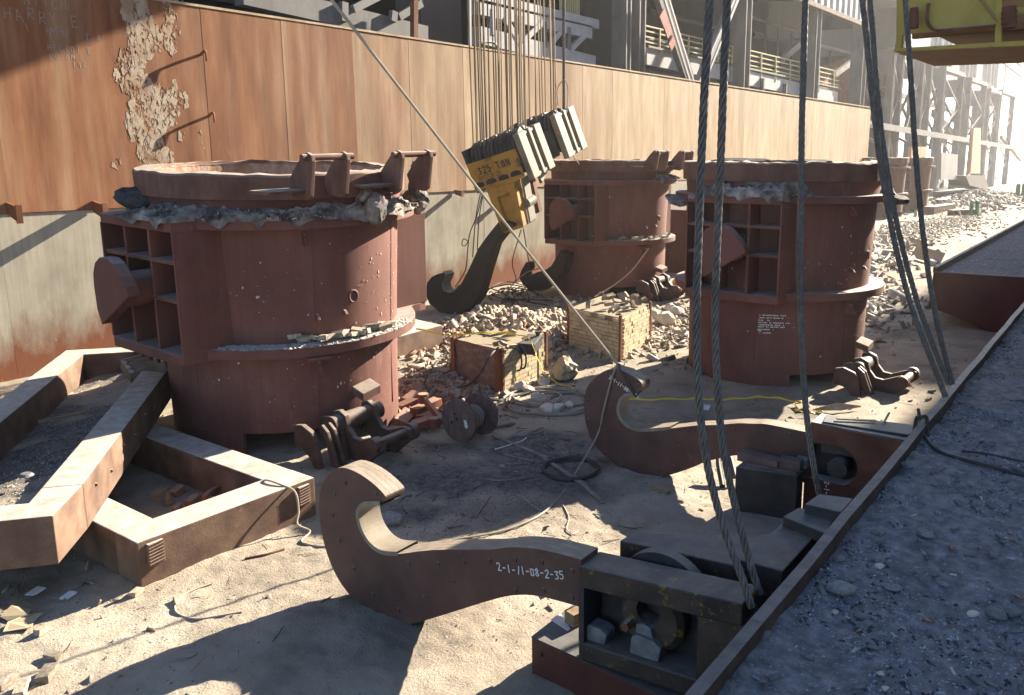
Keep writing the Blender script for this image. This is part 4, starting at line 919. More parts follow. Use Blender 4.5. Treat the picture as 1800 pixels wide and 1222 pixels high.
plank(G(1000, 1100, zb), G(1030, 1086, zb), .14, .14, 'square wooden packing block on the red box lid', 'timber_packing')
b = MB(); b.prism([G(x, y, zb + .004) for x, y in [(968, 1090), (985, 1078), (1003, 1106), (998, 1110)]], (0, 0, .004)); b.thing('paper_sheet', 'paper', 'white paper sheet on the red box beside the packing', 'paper')

# ------------------------------------------------------------------ block of the rear hook
B2 = root('hook_block', F2.pt(2.6, .4), 'red-brown block of the rear hook with dark round opening and pin', 'hook block')
u0, z0 = F2.uz(1424, 744); u1, z1 = F2.uz(1584, 775)
cc = F2.uz(1472, 818); rad = abs(F2.uz(1508, 818)[0] - cc[0])
ub = 3.62; s2 = (z1 - z0) / (u1 - u0); ztp = lambda u: z0 + s2 * (u - u0)
zbt = F2.uz(1444, 866)[1] - .35
arc = [(cc[0] + rad * math.cos(t), cc[1] + rad * math.sin(t)) for t in np.linspace(R(100), R(-75), 14)]
b = MB(); uzprism(b, F2, [(u0, ztp(u0)), (u0, cc[1] + rad * .98)] + arc + [(u0, cc[1] - rad * .95), (u0, zbt), (ub, zbt), (ub, ztp(ub))], -.03, .22); b.part('cheek_plate', 'frame_dark', B2, bevel=.012)
b = MB(); uzprism(b, F2, q(u0, ub, lambda u: zbt, lambda u: ztp(u) - .02), .23, .42); b.part('rear_cheek', 'block_plain', B2)
b = MB(); uzprism(b, F2, q(u0 + .02, ub, lambda u: ztp(u) - .0, lambda u: ztp(u) + .035), -.04, .45); b.part('top_plate', 'frame', B2, bevel=.01)
b = MB(); b.prism([G(x, y, float(ztp(2.6)) + .06) for x, y in [(1446, 741), (1452, 729), (1620, 748), (1596, 764)]], (0, 0, -.45)); b.part('rear_beam', 'block_plain', B2, bevel=.01)
b = MB(); b.cyl(F2.pt(cc[0] + .02, cc[1] - .02, .22), F2.pt(cc[0] + .02, cc[1] - .02, -.10), .135, 22); b.part('pin', 'block_plain', B2, smooth=True)
b = MB(); uzprism(b, F2, [(u0 - .02, F2.uz(1424, 838)[1]), (ub, F2.uz(1530, 858)[1] - .05), (ub, zbt - .1), (u0 - .02, zbt - .1)], -.06, -.035); b.part('lower_plate', 'redbox', B2)
p = F2.px(1450, 846, -.07); write('2-1-11-0', p, (0, 0, -1), F2.u, -F2.w, .062, .012, .05, 9, .78).part('chalk_number', 'chalk', B2)
# black box and timbers under the rear hook
base = G(1302, 898); zt_ = zover(base, 822)
b = MB(); b.prism([G(x, y, zt_) for x, y in [(1293, 821), (1311, 807), (1413, 826), (1402, 836)]], (0, 0, -zt_ - .05)); r = b.thing('black_box', 'block_plain', 'black greasy steel box under the rear hook shank', 'steel box', bevel=.015)
plank(G(1302, 806, zt_), G(1372, 824, zt_), .22, .13, 'thick dark timber lying on the black box under the rear hook', 'timber_packing', 'reel')
plank(G(1312, 818, zt_), G(1400, 834, zt_), .06, .04, 'thin lath along the top of the black box', 'lath', 'reel')
plank(G(1370, 822, zt_), G(1408, 828, zt_), .2, .16, 'short dark timber block next to the grey cap on the black box', 'timber_packing', 'reel')
b = MB(); p = G(1410, 822, zt_); b.obox(p + (0, 0, .08), (.07, 0, 0), (0, .09, 0), (0, 0, .08)); b.thing('bearing_cap', 'silver', 'small grey metal cap resting on the black box', 'metal part', bevel=.03)
b = MB(); p = [at_ground(1270, 858) + (0, 0, .03), at_ground(1262, 838) + (0, 0, .3), at_ground(1278, 832) + (0, 0, .35), at_ground(1292, 850) + (0, 0, .1)]
b.tube(smooth_path(p, 6), .045, 8); b.thing('lifting_shackle', 'block_plain', 'dark bent shackle loop beside the black box', 'shackle', smooth=True)

# ================================================================== SLAG CARS ON THE RIGHT
ZR = 1.60
ra, rb = G(1210, 1215, ZR), G(1800, 530, ZR); dr = (rb - ra) / (rb[0] - ra[0]); r0 = ra + dr * (1.0 - ra[0]); r1 = ra + dr * (30 - ra[0])
car = root('slag_car', (10, 1.5, 0), 'long rust-rimmed slag car filled with blue-grey fines, running out at the bottom right', 'slag car')
jog = np.array([0, .0, 0])
NR = 26
for i in range(NR):                                            # rim in slightly uneven lengths
    p0 = r0 + (r1 - r0) * i / NR; p1 = r0 + (r1 - r0) * (i + 1) / NR; w0 = .006 * math.sin(i * 2.3); w1 = .006 * math.sin((i + 1) * 2.3)
    b = MB(); th = .10
    vs = [p0 + (0, w0 - th, -1.3), p1 + (0, w1 - th, -1.3), p1 + (0, w1, -1.3), p0 + (0, w0, -1.3), p0 + (0, w0 - th, w0 * .6), p1 + (0, w1 - th, w1 * .6), p1 + (0, w1, w1 * .6), p0 + (0, w0, w0 * .6)]
    b.add(vs, [(0, 3, 2, 1), (4, 5, 6, 7), (0, 1, 5, 4), (2, 3, 7, 6)] + ([(3, 0, 4, 7)] if i == 0 else []) + ([(1, 2, 6, 5)] if i == NR - 1 else [])); b.part('side_plate', 'rail_edge', car)
def dh(x, y):
    yr = r0[1] + dr[1] * (x - r0[0]); d = np.maximum(yr - y, 0)
    h = 1.43 + .10 * (fbm(x * .5, y * .5, 3, 31) - .5) + .05 * (fbm(x * 2.2, y * 2.2, 3, 33) - .5) + .035 * (fbm(x * 6, y * 6, 3, 35) - .5)
    return h + .13 * np.exp(-d / .22) * (fbm(x * 2.5, y * 2.5, 3, 39) - .2) - .01 * d
xs = np.concatenate([np.arange(1.2, 13, .035), np.arange(13, 30.05, .2)]); ts = np.concatenate([np.arange(0.08, 3.2, .035), np.arange(3.2, 9, .4)])
X2, T2 = np.meshgrid(xs, ts, indexing='ij'); Y2 = r0[1] + dr[1] * (X2 - r0[0]) - T2; Z2 = dh(X2, Y2)
v = np.stack([X2, Y2, Z2], -1).reshape(-1, 3) - np.array(car.location)
o = np_obj('slag_fill', v, grid_faces(len(xs), len(ts))[:, ::-1], 'deck', 'stuff', True); o.parent = car
MB().box(1.2, 30, -6.4, -6.3, .3, 1.6).part('side_plate', 'rail_edge', car)
# fallen earth caked along the rim foot, stones
M['deckgrit'] = mat('slag_grit', [(.10, .10, .11), (.16, .16, .17), (.24, .24, .255)], 1.3, (1, 1, 1), .9, 0)
M['deckdark'] = mat('slag_black_grit', [(.03, .03, .033), (.06, .06, .065)], 5, (1, 1, 1), .8, 0)
M['deckpale'] = mat('slag_pale_grit', [(.24, .24, .27), (.36, .36, .39)], 5, (1, 1, 1), .9, 0)
M['deckwhite'] = mat('slag_white_grit', [(.40, .40, .42), (.55, .55, .57)], 5, (1, 1, 1), .9, 0)
def deck_pts(n):
    x = 3 + 20 * rng.random(n) ** 1.6; t = .1 + 5 * rng.random(n) ** 1.3; y = r0[1] + dr[1] * (x - r0[0]) - t
    k = fbm(x * 1.6, y * 1.6, 3, 51) > .44
    x, y = x[k], y[k]; return np.stack([x, y, dh(x, y)], -1)
for (n, a, c, mt) in ((16000, .008, .03, 'deckgrit'), (14000, .008, .028, 'deckpale'), (9000, .012, .042, 'deckdark'), (4200, .008, .021, 'deckwhite'), (900, .025, .06, 'deckgrit'), (500, .025, .05, 'deckdark'), (300, .05, .13, 'stone')):
    o = (boxgrit if c > .1 else grit)('slag_grit', n, deck_pts, a, c, mt)
    o.data.transform(Matrix.Translation(-Vector(car.location))); o.parent = car
def near_deck(n):
    x = 3.5 + 8 * rng.random(n); t = .15 + 4 * rng.random(n); y = r0[1] + dr[1] * (x - r0[0]) - t; return np.stack([x, y, dh(x, y)], -1)
for (n, a, c, mt) in ((260, .025, .085, 'stone'), (90, .02, .06, 'deckpale'), (40, .02, .05, 'pale_stone'), (60, .02, .06, 'redscrap')):
    o = boxgrit('slag_pebbles', n, near_deck, a, c, mt); o.data.transform(Matrix.Translation(-Vector(car.location))); o.parent = car
ST = [lump_mesh('slag_stone', 'stone', 70 + k, 2, .5, (1, .8, .65)) for k in range(5)]
PS = [lump_mesh('pale_lump', 'pale_stone', 80 + k, 2, .5, (1, .8, .7)) for k in range(4)]
def deck_at(x, y):
    p = G(x, y, 1.42)
    for _ in range(3): p = G(x, y, float(dh(np.array(p[0]), np.array(p[1]))))
    return p
for (x, y, s, lab, me) in ((1479, 1043, 27, 'biggest pale grey slag lump on the dark fines', ST[0]), (1486, 1022, 17, 'grey slag lump sitting just behind the biggest one', ST[1]), (1570, 1036, 20, 'flat grey stone right of the biggest slag lump', ST[2]),
                          (1627, 944, 15, 'reddish grey stone on its own near the middle of the fines', ST[3]), (1710, 1082, 10, 'small cream stone near the right edge of the fines', PS[0]), (1752, 1084, 17, 'dark bluish lump right of the cream stone', ST[4]),
                          (1545, 998, 9, 'small upright shard between rim and red stain', PS[1]), (1745, 978, 10, 'small pale chip beside the red stain', ST[2]), (1467, 1078, 7, 'small orange stone below the biggest slag lump', PS[2]),
                          (1343, 1120, 13, 'angular grey stone close against the rim', ST[0]), (1307, 1184, 15, 'flat reddish stone near the bottom of the rim', ST[1]), (1282, 1208, 16, 'flat grey slab at the bottom edge near the rim', ST[2]),
                          (1548, 1186, 7, 'white pebble near the bottom edge', PS[3]), (1556, 1212, 7, 'whitish pebble at the very bottom edge', PS[0]), (1448, 1031, 10, 'brownish stone left of the biggest slag lump', ST[3]),
                          (1475, 986, 11, 'grey stone above the biggest slag lump near the rim', ST[4]), (1660, 1030, 9, 'twin small grey stones, left one', ST[1]), (1686, 1028, 8, 'twin small grey stones, right one', ST[2]), (1538, 938, 8, 'grey pebble pair high beside the rim', ST[0]), (1512, 1085, 10, 'grey stone below right of the biggest lump', ST[3]), (1648, 904, 8, 'small stone on the upper fines', ST[1]), (1594, 820, 12, 'grey stone near the rim bend', ST[2])):
    p = deck_at(x, y); r_ = s * np.linalg.norm(p - C0) / 1508
    fl = .45 if 'flat' in lab else .85
    put('slag_stone', me, p + (0, 0, r_ * .35 * fl), (rng.normal() * .2, rng.normal() * .2, rng.random() * 6), (r_, r_, r_ * fl), lab, 'stone')
def hose(name, pts, r, mt, label, cat, n=8, sides=8, group=None):
    b = MB(); b.tube(smooth_path(pts, n), r, sides); return b.thing(name, mt, label, cat, group, smooth=True)
up = np.array([0, 0, .02])
hose('cable', [deck_at(1612, 745) + (0, 0, .2), deck_at(1625, 770) + up, deck_at(1655, 798) + up, deck_at(1700, 812) + up, deck_at(1760, 828) + up, deck_at(1812, 842) + up], .022, 'darkwire', 'dark cable lying over the fines from the rim to the right edge', 'cable')
hose('cable', [deck_at(1690, 796) + up, deck_at(1730, 800) + up, deck_at(1815, 818) + up], .015, 'darkwire', 'second thinner dark cable at the right edge of the fines', 'cable')
hose('rope_knot', [r0 + dr * (G(1607, 742, ZR)[0] - r0[0]) + (0, 0, .03) + d for d in ((0, .06, -.25), (.05, .05, .0), (-.05, -.02, .06), (.08, -.06, .04), (.0, -.10, -.08), (-.1, -.14, -.16))], .025, 'darkwire', 'knotted rope end tied over the rim', 'rope')

# far slag car
XF = float(G(1640, 478, ZR)[0]); fa, fb = G(1640, 476, ZR), G(1800, 389, ZR); df = (fb - fa) / (fb[0] - fa[0])
car2 = root('slag_car', (XF, 3, 0), 'far red-brown slag car with sloping underside and lit gravel beyond', 'slag car')
b = MB(); e = [AXp(x, y, XF) for x, y in [(1641, 478), (1632, 540), (1682, 558), (1745, 586), (1830, 625), (1830, 489)]]; b.prism(e, (.12, 0, 0)); b.part('end_plate', 'redbox', car2, bevel=.01)
b = MB(); b.prism([fa + (0, -.12, -.05), fa + (0, 0, -.05), fa + df * 60 + (0, 0, -.05), fa + df * 60 + (0, -.12, -.05)], (0, 0, .16)); b.part('side_rim', 'rail_edge', car2)
b = MB(); b.prism([fa + (.1, -.02, -.05), fa + (.1, -.12, -.05), fa + (.1, -.05, -1.0), fa + (.1, .05, -1.0)], df * 60); b.part('side_plate', 'redbox', car2)
xs = np.concatenate([np.arange(XF + .12, 50, .2), np.arange(50, 88, .8)]); ts = np.concatenate([np.arange(.1, 6, .2), np.arange(6, 12, 1)])
X2, T2 = np.meshgrid(xs, ts, indexing='ij'); Y2 = fa[1] + df[1] * (X2 - XF) - T2; Z2 = ZR - .09 + .22 * (fbm(X2 * .7, Y2 * .7, 3, 61) - .45) * np.minimum(1, T2) + .05 * (fbm(X2 * 3, Y2 * 3, 2, 62) - .5)
o = np_obj('slag_fill', np.stack([X2, Y2, Z2], -1).reshape(-1, 3) - np.array(car2.location), grid_faces(len(xs), len(ts))[:, ::-1], 'deck', 'stuff', True); o.parent = car2
def far_pts(n):
    x = XF + .3 + 22 * rng.random(n) ** 1.3; t = .2 + 6 * rng.random(n); y = fa[1] + df[1] * (x - XF) - t
    return np.stack([x, y, ZR - .09 + .22 * (fbm(x * .7, y * .7, 3, 61) - .45) * np.minimum(1, t) + .05 * (fbm(x * 3, y * 3, 2, 62) - .5)], -1)
for (n, a, c, mt) in ((2500, .02, .06, 'deckgrit'), (500, .015, .04, 'deckwhite')):
    o = grit('slag_grit', n, far_pts, a, c, mt); o.data.transform(Matrix.Translation(-Vector(car2.location))); o.parent = car2

# ================================================================== STEEL FRAMES LEFT
FR = root('beam_frame', (5.7, 11, 0), 'square tan steel beam frame lying on the dirt, corner toward the viewer', 'steel frame')
x0, x1, y0, y1, zh = 4.47, 6.98, 9.38, 14.2, .57
MB().box(x0, x1, y0, y0 + .52, .0, zh).part('front_beam', 'frame', FR, bevel=.015)
MB().box(x0, x0 + .48, y0 + .522, y1, .0, zh - .002).part('side_beam', 'frame', FR, bevel=.015)
MB().box(x1 - .48, x1, y0 + .522, y1, .0, zh - .003).part('side_beam', 'frame', FR, bevel=.015)
MB().box(x0 + .482, x1 - .482, y1 - .5, y1 - .002, .0, zh - .004).part('rear_beam', 'frame', FR, bevel=.015)
for (xx, w, t0) in ((x0 + .10, .20, .06), (x1 - .30, .19, .06)):
    b = MB()
    b.box(xx, xx + w, y0 - t0 * .8, y0 + .001, zh - .33, zh - .05)
    b.part('end_lug', 'frame', FR, bevel=.008)
    for k in range(7):
        b = MB(); zz = zh - .31 + k * .04; b.bar((xx + .01, y0 - t0 * .82, zz), (xx + w - .01, y0 - t0 * .82, zz + .02), .012, .014); b.part('weld_bead', 'frame_dark', FR)
hose('thin_hose', [np.array(p) for p in ((x1 - .52, y0 + .55, zh - .12), (x1 - .50, y0 + .42, zh + .02), (x1 - .46, y0 + .10, zh + .015), (x1 - .40, y0 - .10, zh - .06), (x1 - .42, y0 - .18, zh - .3), (x1 - .5, y0 - .25, .12), (x1 - .42, y0 - .4, .03))] + [at_ground(x, y, .012) for x, y in ((530, 952), (556, 960), (600, 962))], .014, 'hemp', 'thin pale hose looped over the corner of the lower frame', 'hose')

TE = np.array([.625, .78, 0]); TE /= np.linalg.norm(TE); TN = np.array([TE[1], -TE[0], 0]); TB = np.array([4.37, 10.18, 0]) - TN * .06
TR_ = root('beam_frame', tuple(TB + TE * 3 - TN), 'larger tilted beam frame holding dirt, resting over the lower frame and mostly shaded', 'steel frame')
tp = lambda e, n_, z: TB + TE * e + TN * n_ + np.array([0, 0, z])
LEN, WID, ZL, ZT = 7.9, 2.25, .58, 1.15
A_ = np.array([3.70, 9.55, 0])
def beam(pts, name, mt): b = MB(); b.prism([np.array([p[0], p[1], ZL]) for p in pts], (0, 0, ZT - ZL)); return b.part(name, mt, TR_, bevel=.015)
beam([tp(0, 0, 0), tp(LEN, 0, 0), tp(LEN, -.44, 0), tp(0, -.44, 0)], 'long_beam', 'frame')
beam([A_, tp(-.003, 0, 0), tp(-.003, -.44, 0), tp(-.45, -.44, 0), tp(-.45, -WID, 0), A_ - TN * WID], 'end_beam', 'frame')
beam([tp(-.447, -WID + .44, 0), tp(LEN - .5, -WID + .44, 0), tp(LEN - .5, -WID, 0), tp(-.447, -WID, 0)], 'long_beam', 'frame')
beam([tp(LEN - .497, -.443, 0), tp(LEN, -.443, 0), tp(LEN, -WID, 0), tp(LEN - .497, -WID, 0)], 'end_beam', 'frame')
for k in range(9):
    p = tp(.5 + k * .75, .0, .95 - .1 * (k % 2)); b = MB(); b.cyl(p - TN * .01, p + TN * .025, .03, 8, .02); b.part('bolt', 'frame_dark', TR_)
ex = np.arange(-.46, LEN - .49, .06); nx_ = np.arange(-WID + .43, -.42, .06); E2, N2 = np.meshgrid(ex, nx_, indexing='ij')
zz = .78 + .26 * np.clip((N2 + 1.1) / .7, -1, 1) * .5 + .20 * np.clip(1.6 - E2, 0, 2) / 2 + .10 * (fbm(E2 * 1.5, N2 * 1.5, 3, 71) - .5) + .05 * (fbm(E2 * 8, N2 * 8, 3, 72) - .5)
v = TB[None, None] + E2[..., None] * TE + N2[..., None] * TN; v[..., 2] = zz
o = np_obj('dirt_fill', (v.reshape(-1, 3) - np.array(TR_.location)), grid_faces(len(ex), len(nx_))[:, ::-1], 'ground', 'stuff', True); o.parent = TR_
at2 = o.data.attributes.new('soil_shade', 'FLOAT', 'POINT'); at2.data.foreach_set('value', np.clip((fbm(E2 * 1.2, N2 * 1.2, 3, 44) + .35 * np.exp(-((E2 - 2.6) / 2.4) ** 2) - .55) / .15, 0, 1).ravel().astype(np.float32))  # same dark gravel and shade tone over the middle of the fill
def tray_pts(n):
    e = rng.uniform(-.4, LEN - .6, n); n_ = rng.uniform(-WID + .45, -.45, n)
    z = .78 + .26 * np.clip((n_ + 1.1) / .7, -1, 1) * .5 + .20 * np.clip(1.6 - e, 0, 2) / 2 + .10 * (fbm(e * 1.5, n_ * 1.5, 3, 71) - .5) + .05 * (fbm(e * 8, n_ * 8, 3, 72) - .5)
    p = TB[None] + e[:, None] * TE + n_[:, None] * TN; p[:, 2] = z; return p
for (n, a, c, mt) in ((2600, .008, .035, 'chips'), (250, .008, .02, 'deckwhite')):
    o = grit('dirt_chips', n, tray_pts, a, c, mt); o.data.transform(Matrix.Translation(-Vector(TR_.location))); o.parent = TR_
plank(G(68, 744, .9), G(152, 726, .9), .07, .04, 'thin brown lath lying on dirt inside the tilted frame', 'lath')
b = MB(); p = G(46, 836, 1.06); b.cyl(p, p + (0, 0, .03), .09, 14, .06); b.thing('crushed_can', 'silver', 'crushed pale can on the shaded dirt of the tilted frame', 'can')
# small channel rack
rk = root('channel_rack', G(255, 645, .95), 'small rack of rusty channels leaning inside the tilted frame', 'steel rack')
c0, c1, c2, c3_ = [G(x, y, z) for x, y, z in ((216, 640, 1.12), (254, 629, 1.25), (294, 641, 1.28), (234, 664, 1.0))]
for k in range(4):
    f = k / 3; a = c0 + (c3_ - c0) * f; c = c1 + (c2 - c1) * f
    b = MB(); b.bar(a, c, .09, .16); b.part('channel', 'frame', rk)
b = MB(); b.bar(c0, c3_, .08, .18); b.part('end_bar', 'frame', rk)

# ================================================================== HANGING CRANE HOOK BLOCK
F3 = Fr(G(800, 553), R(-83)); W3 = F3.w * .96 + np.array([0, 0, .27])
HB = root('crane_hook_block', F3.pt(0, 0), 'tilted yellow 325 TON crane block hanging from many wires, huge dark hook touching ground', 'crane block')
def p3(pts, o0, o1, name, mt, bevel=.02, base=0.0, par=None):
    b = MB(); b.prism([F3.px(x, y) + W3 * (base + o0) for x, y in pts], W3 * (o1 - o0)); return b.part(name, mt, par or HB, bevel=bevel)
HK3 = [(794, 553), (772, 549), (754, 534), (748, 518), (750, 497), (758, 487), (768, 482), (777, 480), (782, 485), (779, 492), (775, 501), (777, 509), (781, 515), (790, 518), (799, 513), (808, 503), (824, 472), (840, 437), (855, 416), (866, 402), (880, 385), (908, 395), (884, 412), (870, 430), (865, 447), (857, 472), (849, 501), (842, 524), (830, 540), (812, 551)]
b = MB(); b.prism([F3.px(x, y) for x, y in HK3], F3.w * .42); b.part('hook_blade', 'hook_black', HB, bevel=.03)
b = MB(); sd_ = [(777, 481), (782, 485), (779, 492), (775, 501), (777, 509), (781, 515), (790, 518), (799, 513), (806, 505)]
vs = []
for (x, y) in sd_:
    p = F3.px(x, y)
    for o in (.03, .46): vs.append(p + F3.w * o + np.array([0, 0, .035]))
b.add(vs, [(2 * i, 2 * i + 1, 2 * i + 3, 2 * i + 2) for i in range(len(sd_) - 1)]); o = b.part('saddle_plate', 'saddle', HB); o.modifiers.new('t', 'SOLIDIFY').thickness = .04
top0, top1 = F3.px(815, 266), F3.px(901, 237); E1 = (top1 - top0) / np.linalg.norm(top1 - top0); E2_ = np.cross(W3 / np.linalg.norm(W3), E1); E2_ = E2_ if E2_[2] < 0 else -E2_
wid = np.linalg.norm(top1 - top0)
for base, full in ((0.0, True), (2.25, False)):
    off = W3 * base
    p3([(820, 290), (905, 262), (920, 311), (906, 319), (854, 332), (836, 338)], 0, .10, 'cheek_plate', 'yellow' if full else 'block_plain', .015, base)
    p3([(818, 272), (904, 243), (920, 311), (906, 319), (854, 332), (836, 338)], 1.15, 1.25, 'cheek_plate', 'block_plain', .015, base)
    for k in range(12):                                     # sheaves seen edge-on
        c = top0 + E1 * (wid * (k + .5) / 12) + off + W3 * .62 + E2_ * .42; b = MB(); b.cyl(c - E1 * .055, c + E1 * .055, .50 + .02 * (k % 3), 26); b.part('sheave', 'block_plain', HB, smooth=True)
    a = top1 + off; L_ = 1.42
    b = MB(); b.prism([a - W3 * .02, a + W3 * 1.26, a + W3 * 1.26 + E2_ * L_, a - W3 * .02 + E2_ * L_], E1 * .05); b.part('end_plate', 'block_plain', HB)
    for (o0, o1) in ((-.03, .36), (.56, .70), (.92, 1.28)):      # ribs catching the sun
        b = MB(); b.prism([a + W3 * o0, a + W3 * o1, a + W3 * o1 + E2_ * L_, a + W3 * o0 + E2_ * L_], E1 * .20); b.part('end_rib', 'pale_steel', HB, bevel=.015)
    for zz in (.04, L_ - .12):
        b = MB(); b.prism([a + E2_ * zz, a + W3 * 1.25 + E2_ * zz, a + W3 * 1.25 + E2_ * (zz + .08), a + E2_ * (zz + .08)], E1 * .17); b.part('end_rib', 'pale_steel', HB)
    b = MB(); a = top0 + off - E1 * .1; b.prism([a, a + W3 * 1.25, a + W3 * 1.25 + E2_ * 1.35, a + E2_ * 1.35], E1 * .09); b.part('end_plate', 'block_plain', HB, bevel=.012)
# link plate between the two blocks
a = top1 - E1 * .55 + W3 * 1.27 + E2_ * .05; b = MB(); b.prism([a, a + W3 * .95, a + W3 * .95 + E2_ * 1.35, a + E2_ * 1.75], E1 * .09); b.part('link_plate', 'pale_steel', HB, bevel=.012)
for (x, y) in ((843, 327), (864, 320), (886, 313.5), (907, 306.5)):     # oval lightening holes
    c = F3.px(x, y) - W3 * .012; b = MB(); pts = []
    for k in range(16):
        t = 2 * PI * k / 16; ca = abs(math.cos(t)) ** .6 * math.copysign(1, math.cos(t)); pts.append(c + E1 * ca * .19 + E2_ * math.sin(t) * .11)
    b.prism(pts, W3 * .008); b.part('lightening_hole', 'dark', HB)
p = F3.px(843, 307.5) - W3 * .012
write('325', p, E1, -E2_, -F3.w, .20, .042, .03, 12, .88).part('stencilled_number', 'stamp', HB)
write('TON', p + E1 * .70, E1, -E2_, -F3.w, .20, .042, .03, 13, .88).part('stencilled_word', 'stamp', HB)
# yoke carrying the hook
p3([(854, 332), (867, 328.5), (893, 408), (883, 411)], 0.0, .34, 'yoke_leg', 'yellow')
p3([(892, 322.5), (904, 319.5), (920, 400), (909, 403.5)], 0.0, .34, 'yoke_leg', 'yellow')
p3([(866, 329), (893, 322.5), (896, 340), (872, 348)], 0.005, .33, 'yoke_head', 'yellow')
p3([(872, 346), (897, 339), (910, 403), (892, 408)], 0.16, .30, 'yoke_web', 'yellow', .005)
p3([(889, 404), (912, 397), (914, 402), (891, 409)], 0.01, .33, 'yoke_foot', 'yellow', .01)
p3([(904, 321), (908, 319), (922, 398), (920, 401)], 0.36, .72, 'yoke_cheek', 'pale_steel', .01)
p3([(884, 333), (903, 327), (918, 394), (900, 400)], 1.05, 1.25, 'yoke_cheek', 'frame_dark', .01)
p = F3.px(911, 366) + W3 * .72; b = MB(); b.cyl(p - W3 * .3, p + W3 * .12, .17, 20); b.part('pin', 'pale_steel', HB, smooth=True)
# wires from the sheaves straight up
for base, n, x0, x1, tx0, tx1, y0, y1 in ((.62, 26, 819, 902, 812, 898, 268, 240), (2.87, 18, 820, 900, 805, 893, 268, 240)):
    for k in range(n):
        f = (k + rng.uniform(-.25, .25)) / (n - 1); f = min(1, max(0, f)); a = top0 + E1 * wid * f + W3 * (base + rng.uniform(-.4, .4)) + E2_ * .05
        t = a + np.array([0, 0, 11.0]) + F3.u * (rng.uniform(-.10, .10) - .12) + F3.w * rng.uniform(-.1, .1)
        b = MB(); b.tube([a, a * .5 + t * .5, t], .023, 5); b.part('hoist_wire', 'hoist', HB)
a = top1 + W3 * 3.2 + E1 * .02; b = MB(); b.tube([a, a + (0, 0, 11)], .05, 6); b.part('hoist_wire', 'rope', HB)
hose('slack_wire', [a + d for d in ((-.3, 0, .1), (-.35, .0, .6), (-.1, -.1, .9), (.1, -.1, .6), (-.1, -.2, .0), (-.35, -.25, -.7), (-.1, -.3, -1.5), (.35, -.2, -.9), (.3, -.1, -.2), (-.3, -.3, -1.0), (.3, -.4, -1.75))], .016, 'hose', 'loops of slack wire draped over the far end of the hanging block', 'wire')
# second hook tip by the far ladle
F4 = Fr(G(950, 520), R(-83))
b = MB(); b.prism([F4.px(x, y) for x, y in [(930, 511), (918, 500), (912, 488), (915, 477), (924, 461), (929, 461), (931, 472), (924, 481), (930, 486), (943, 479), (956, 476), (968, 468), (985, 440), (1000, 446), (990, 480), (972, 500), (955, 511)]], F4.w * .42)
b.thing('crane_hook', 'hook_black', 'second big crane hook half hidden behind the back ladle', 'crane hook', bevel=.03)
for (pts, lab) in (([(848, 340), (838, 380), (826, 410), (822, 440), (818, 475), (800, 505)], 'leftmost slack wire hanging from the tilted block to the ground'), ([(845, 338), (836, 385), (831, 452)], 'slack wire hanging just right of the leftmost one'), ([(850, 338), (842, 385), (839, 440)], 'slack wire ending on the back of the hook'),
                   ([(916, 404), (903, 448), (901, 468), (907, 490), (900, 502)], 'bent slack wire hanging below the yoke to the ground'), ([(920, 402), (927, 445), (932, 472)], 'straight slack wire from the yoke to the second hook')):
    hose('slack_wire', [F3.px(x, y, 1.3 if x > 890 else .6) for x, y in pts], .018, 'darkwire', lab, 'wire', 5, 6)
q = [F3.px(x, y, .6) for x, y in [(824, 425), (815, 420), (812, 430), (818, 432), (824, 422)]]
hose('wire_loop', q, .014, 'darkwire', 'little loop of wire hanging left of the hook shank', 'wire', 5, 6)
# tangle of cables behind the hook
for k in range(16):
    a = at_ground(rng.uniform(840, 900), rng.uniform(505, 545), .05); c = at_ground(rng.uniform(900, 985), rng.uniform(505, 540), .05); m_ = (a + c) / 2 + (rng.normal() * .4, rng.normal() * .4, rng.uniform(0, .35))
    hose('loose_cable', [a, a * .7 + m_ * .3 + (0, 0, .1), m_, c], .02, 'darkwire', 'dark cable in the tangle behind the hanging hook', 'cable', 5, 5, 'tangled cables behind the hanging hook')
hose('loose_cable', [F4.px(x, y, -.3) for x, y in [(880, 524), (915, 487), (940, 474), (955, 476), (975, 505)]], .02, 'hose', 'pale cable draped over the second crane hook', 'cable', 6, 5)

# ================================================================== THICK WIRE CABLES
def twisted(path, r, pitch=.40, strands=5, step=.03):
    P = smooth_path(path, 12); P = np.array(P); d = np.r_[0, np.cumsum(np.linalg.norm(np.diff(P, axis=0), axis=1))]; n = int(d[-1] / step) + 2; s = np.linspace(0, d[-1], n)
    Q = np.stack([np.interp(s, d, P[:, i]) for i in range(3)], 1); T = np.gradient(Q, axis=0); T /= np.linalg.norm(T, axis=1)[:, None]
    ref = np.array([1.0, 0, 0]); A = ref - T * (T @ ref)[:, None]; A /= np.linalg.norm(A, axis=1)[:, None]; B = np.cross(T, A); b = MB()
    for k in range(strands):
        ph = 2 * PI * k / strands + s / pitch * 2 * PI; c = Q + (A * np.cos(ph)[:, None] + B * np.sin(ph)[:, None]) * r * .62
        b.tube(list(c), r * .365, 6)
    b.tube(list(Q[::3]), r * .5, 6); return b
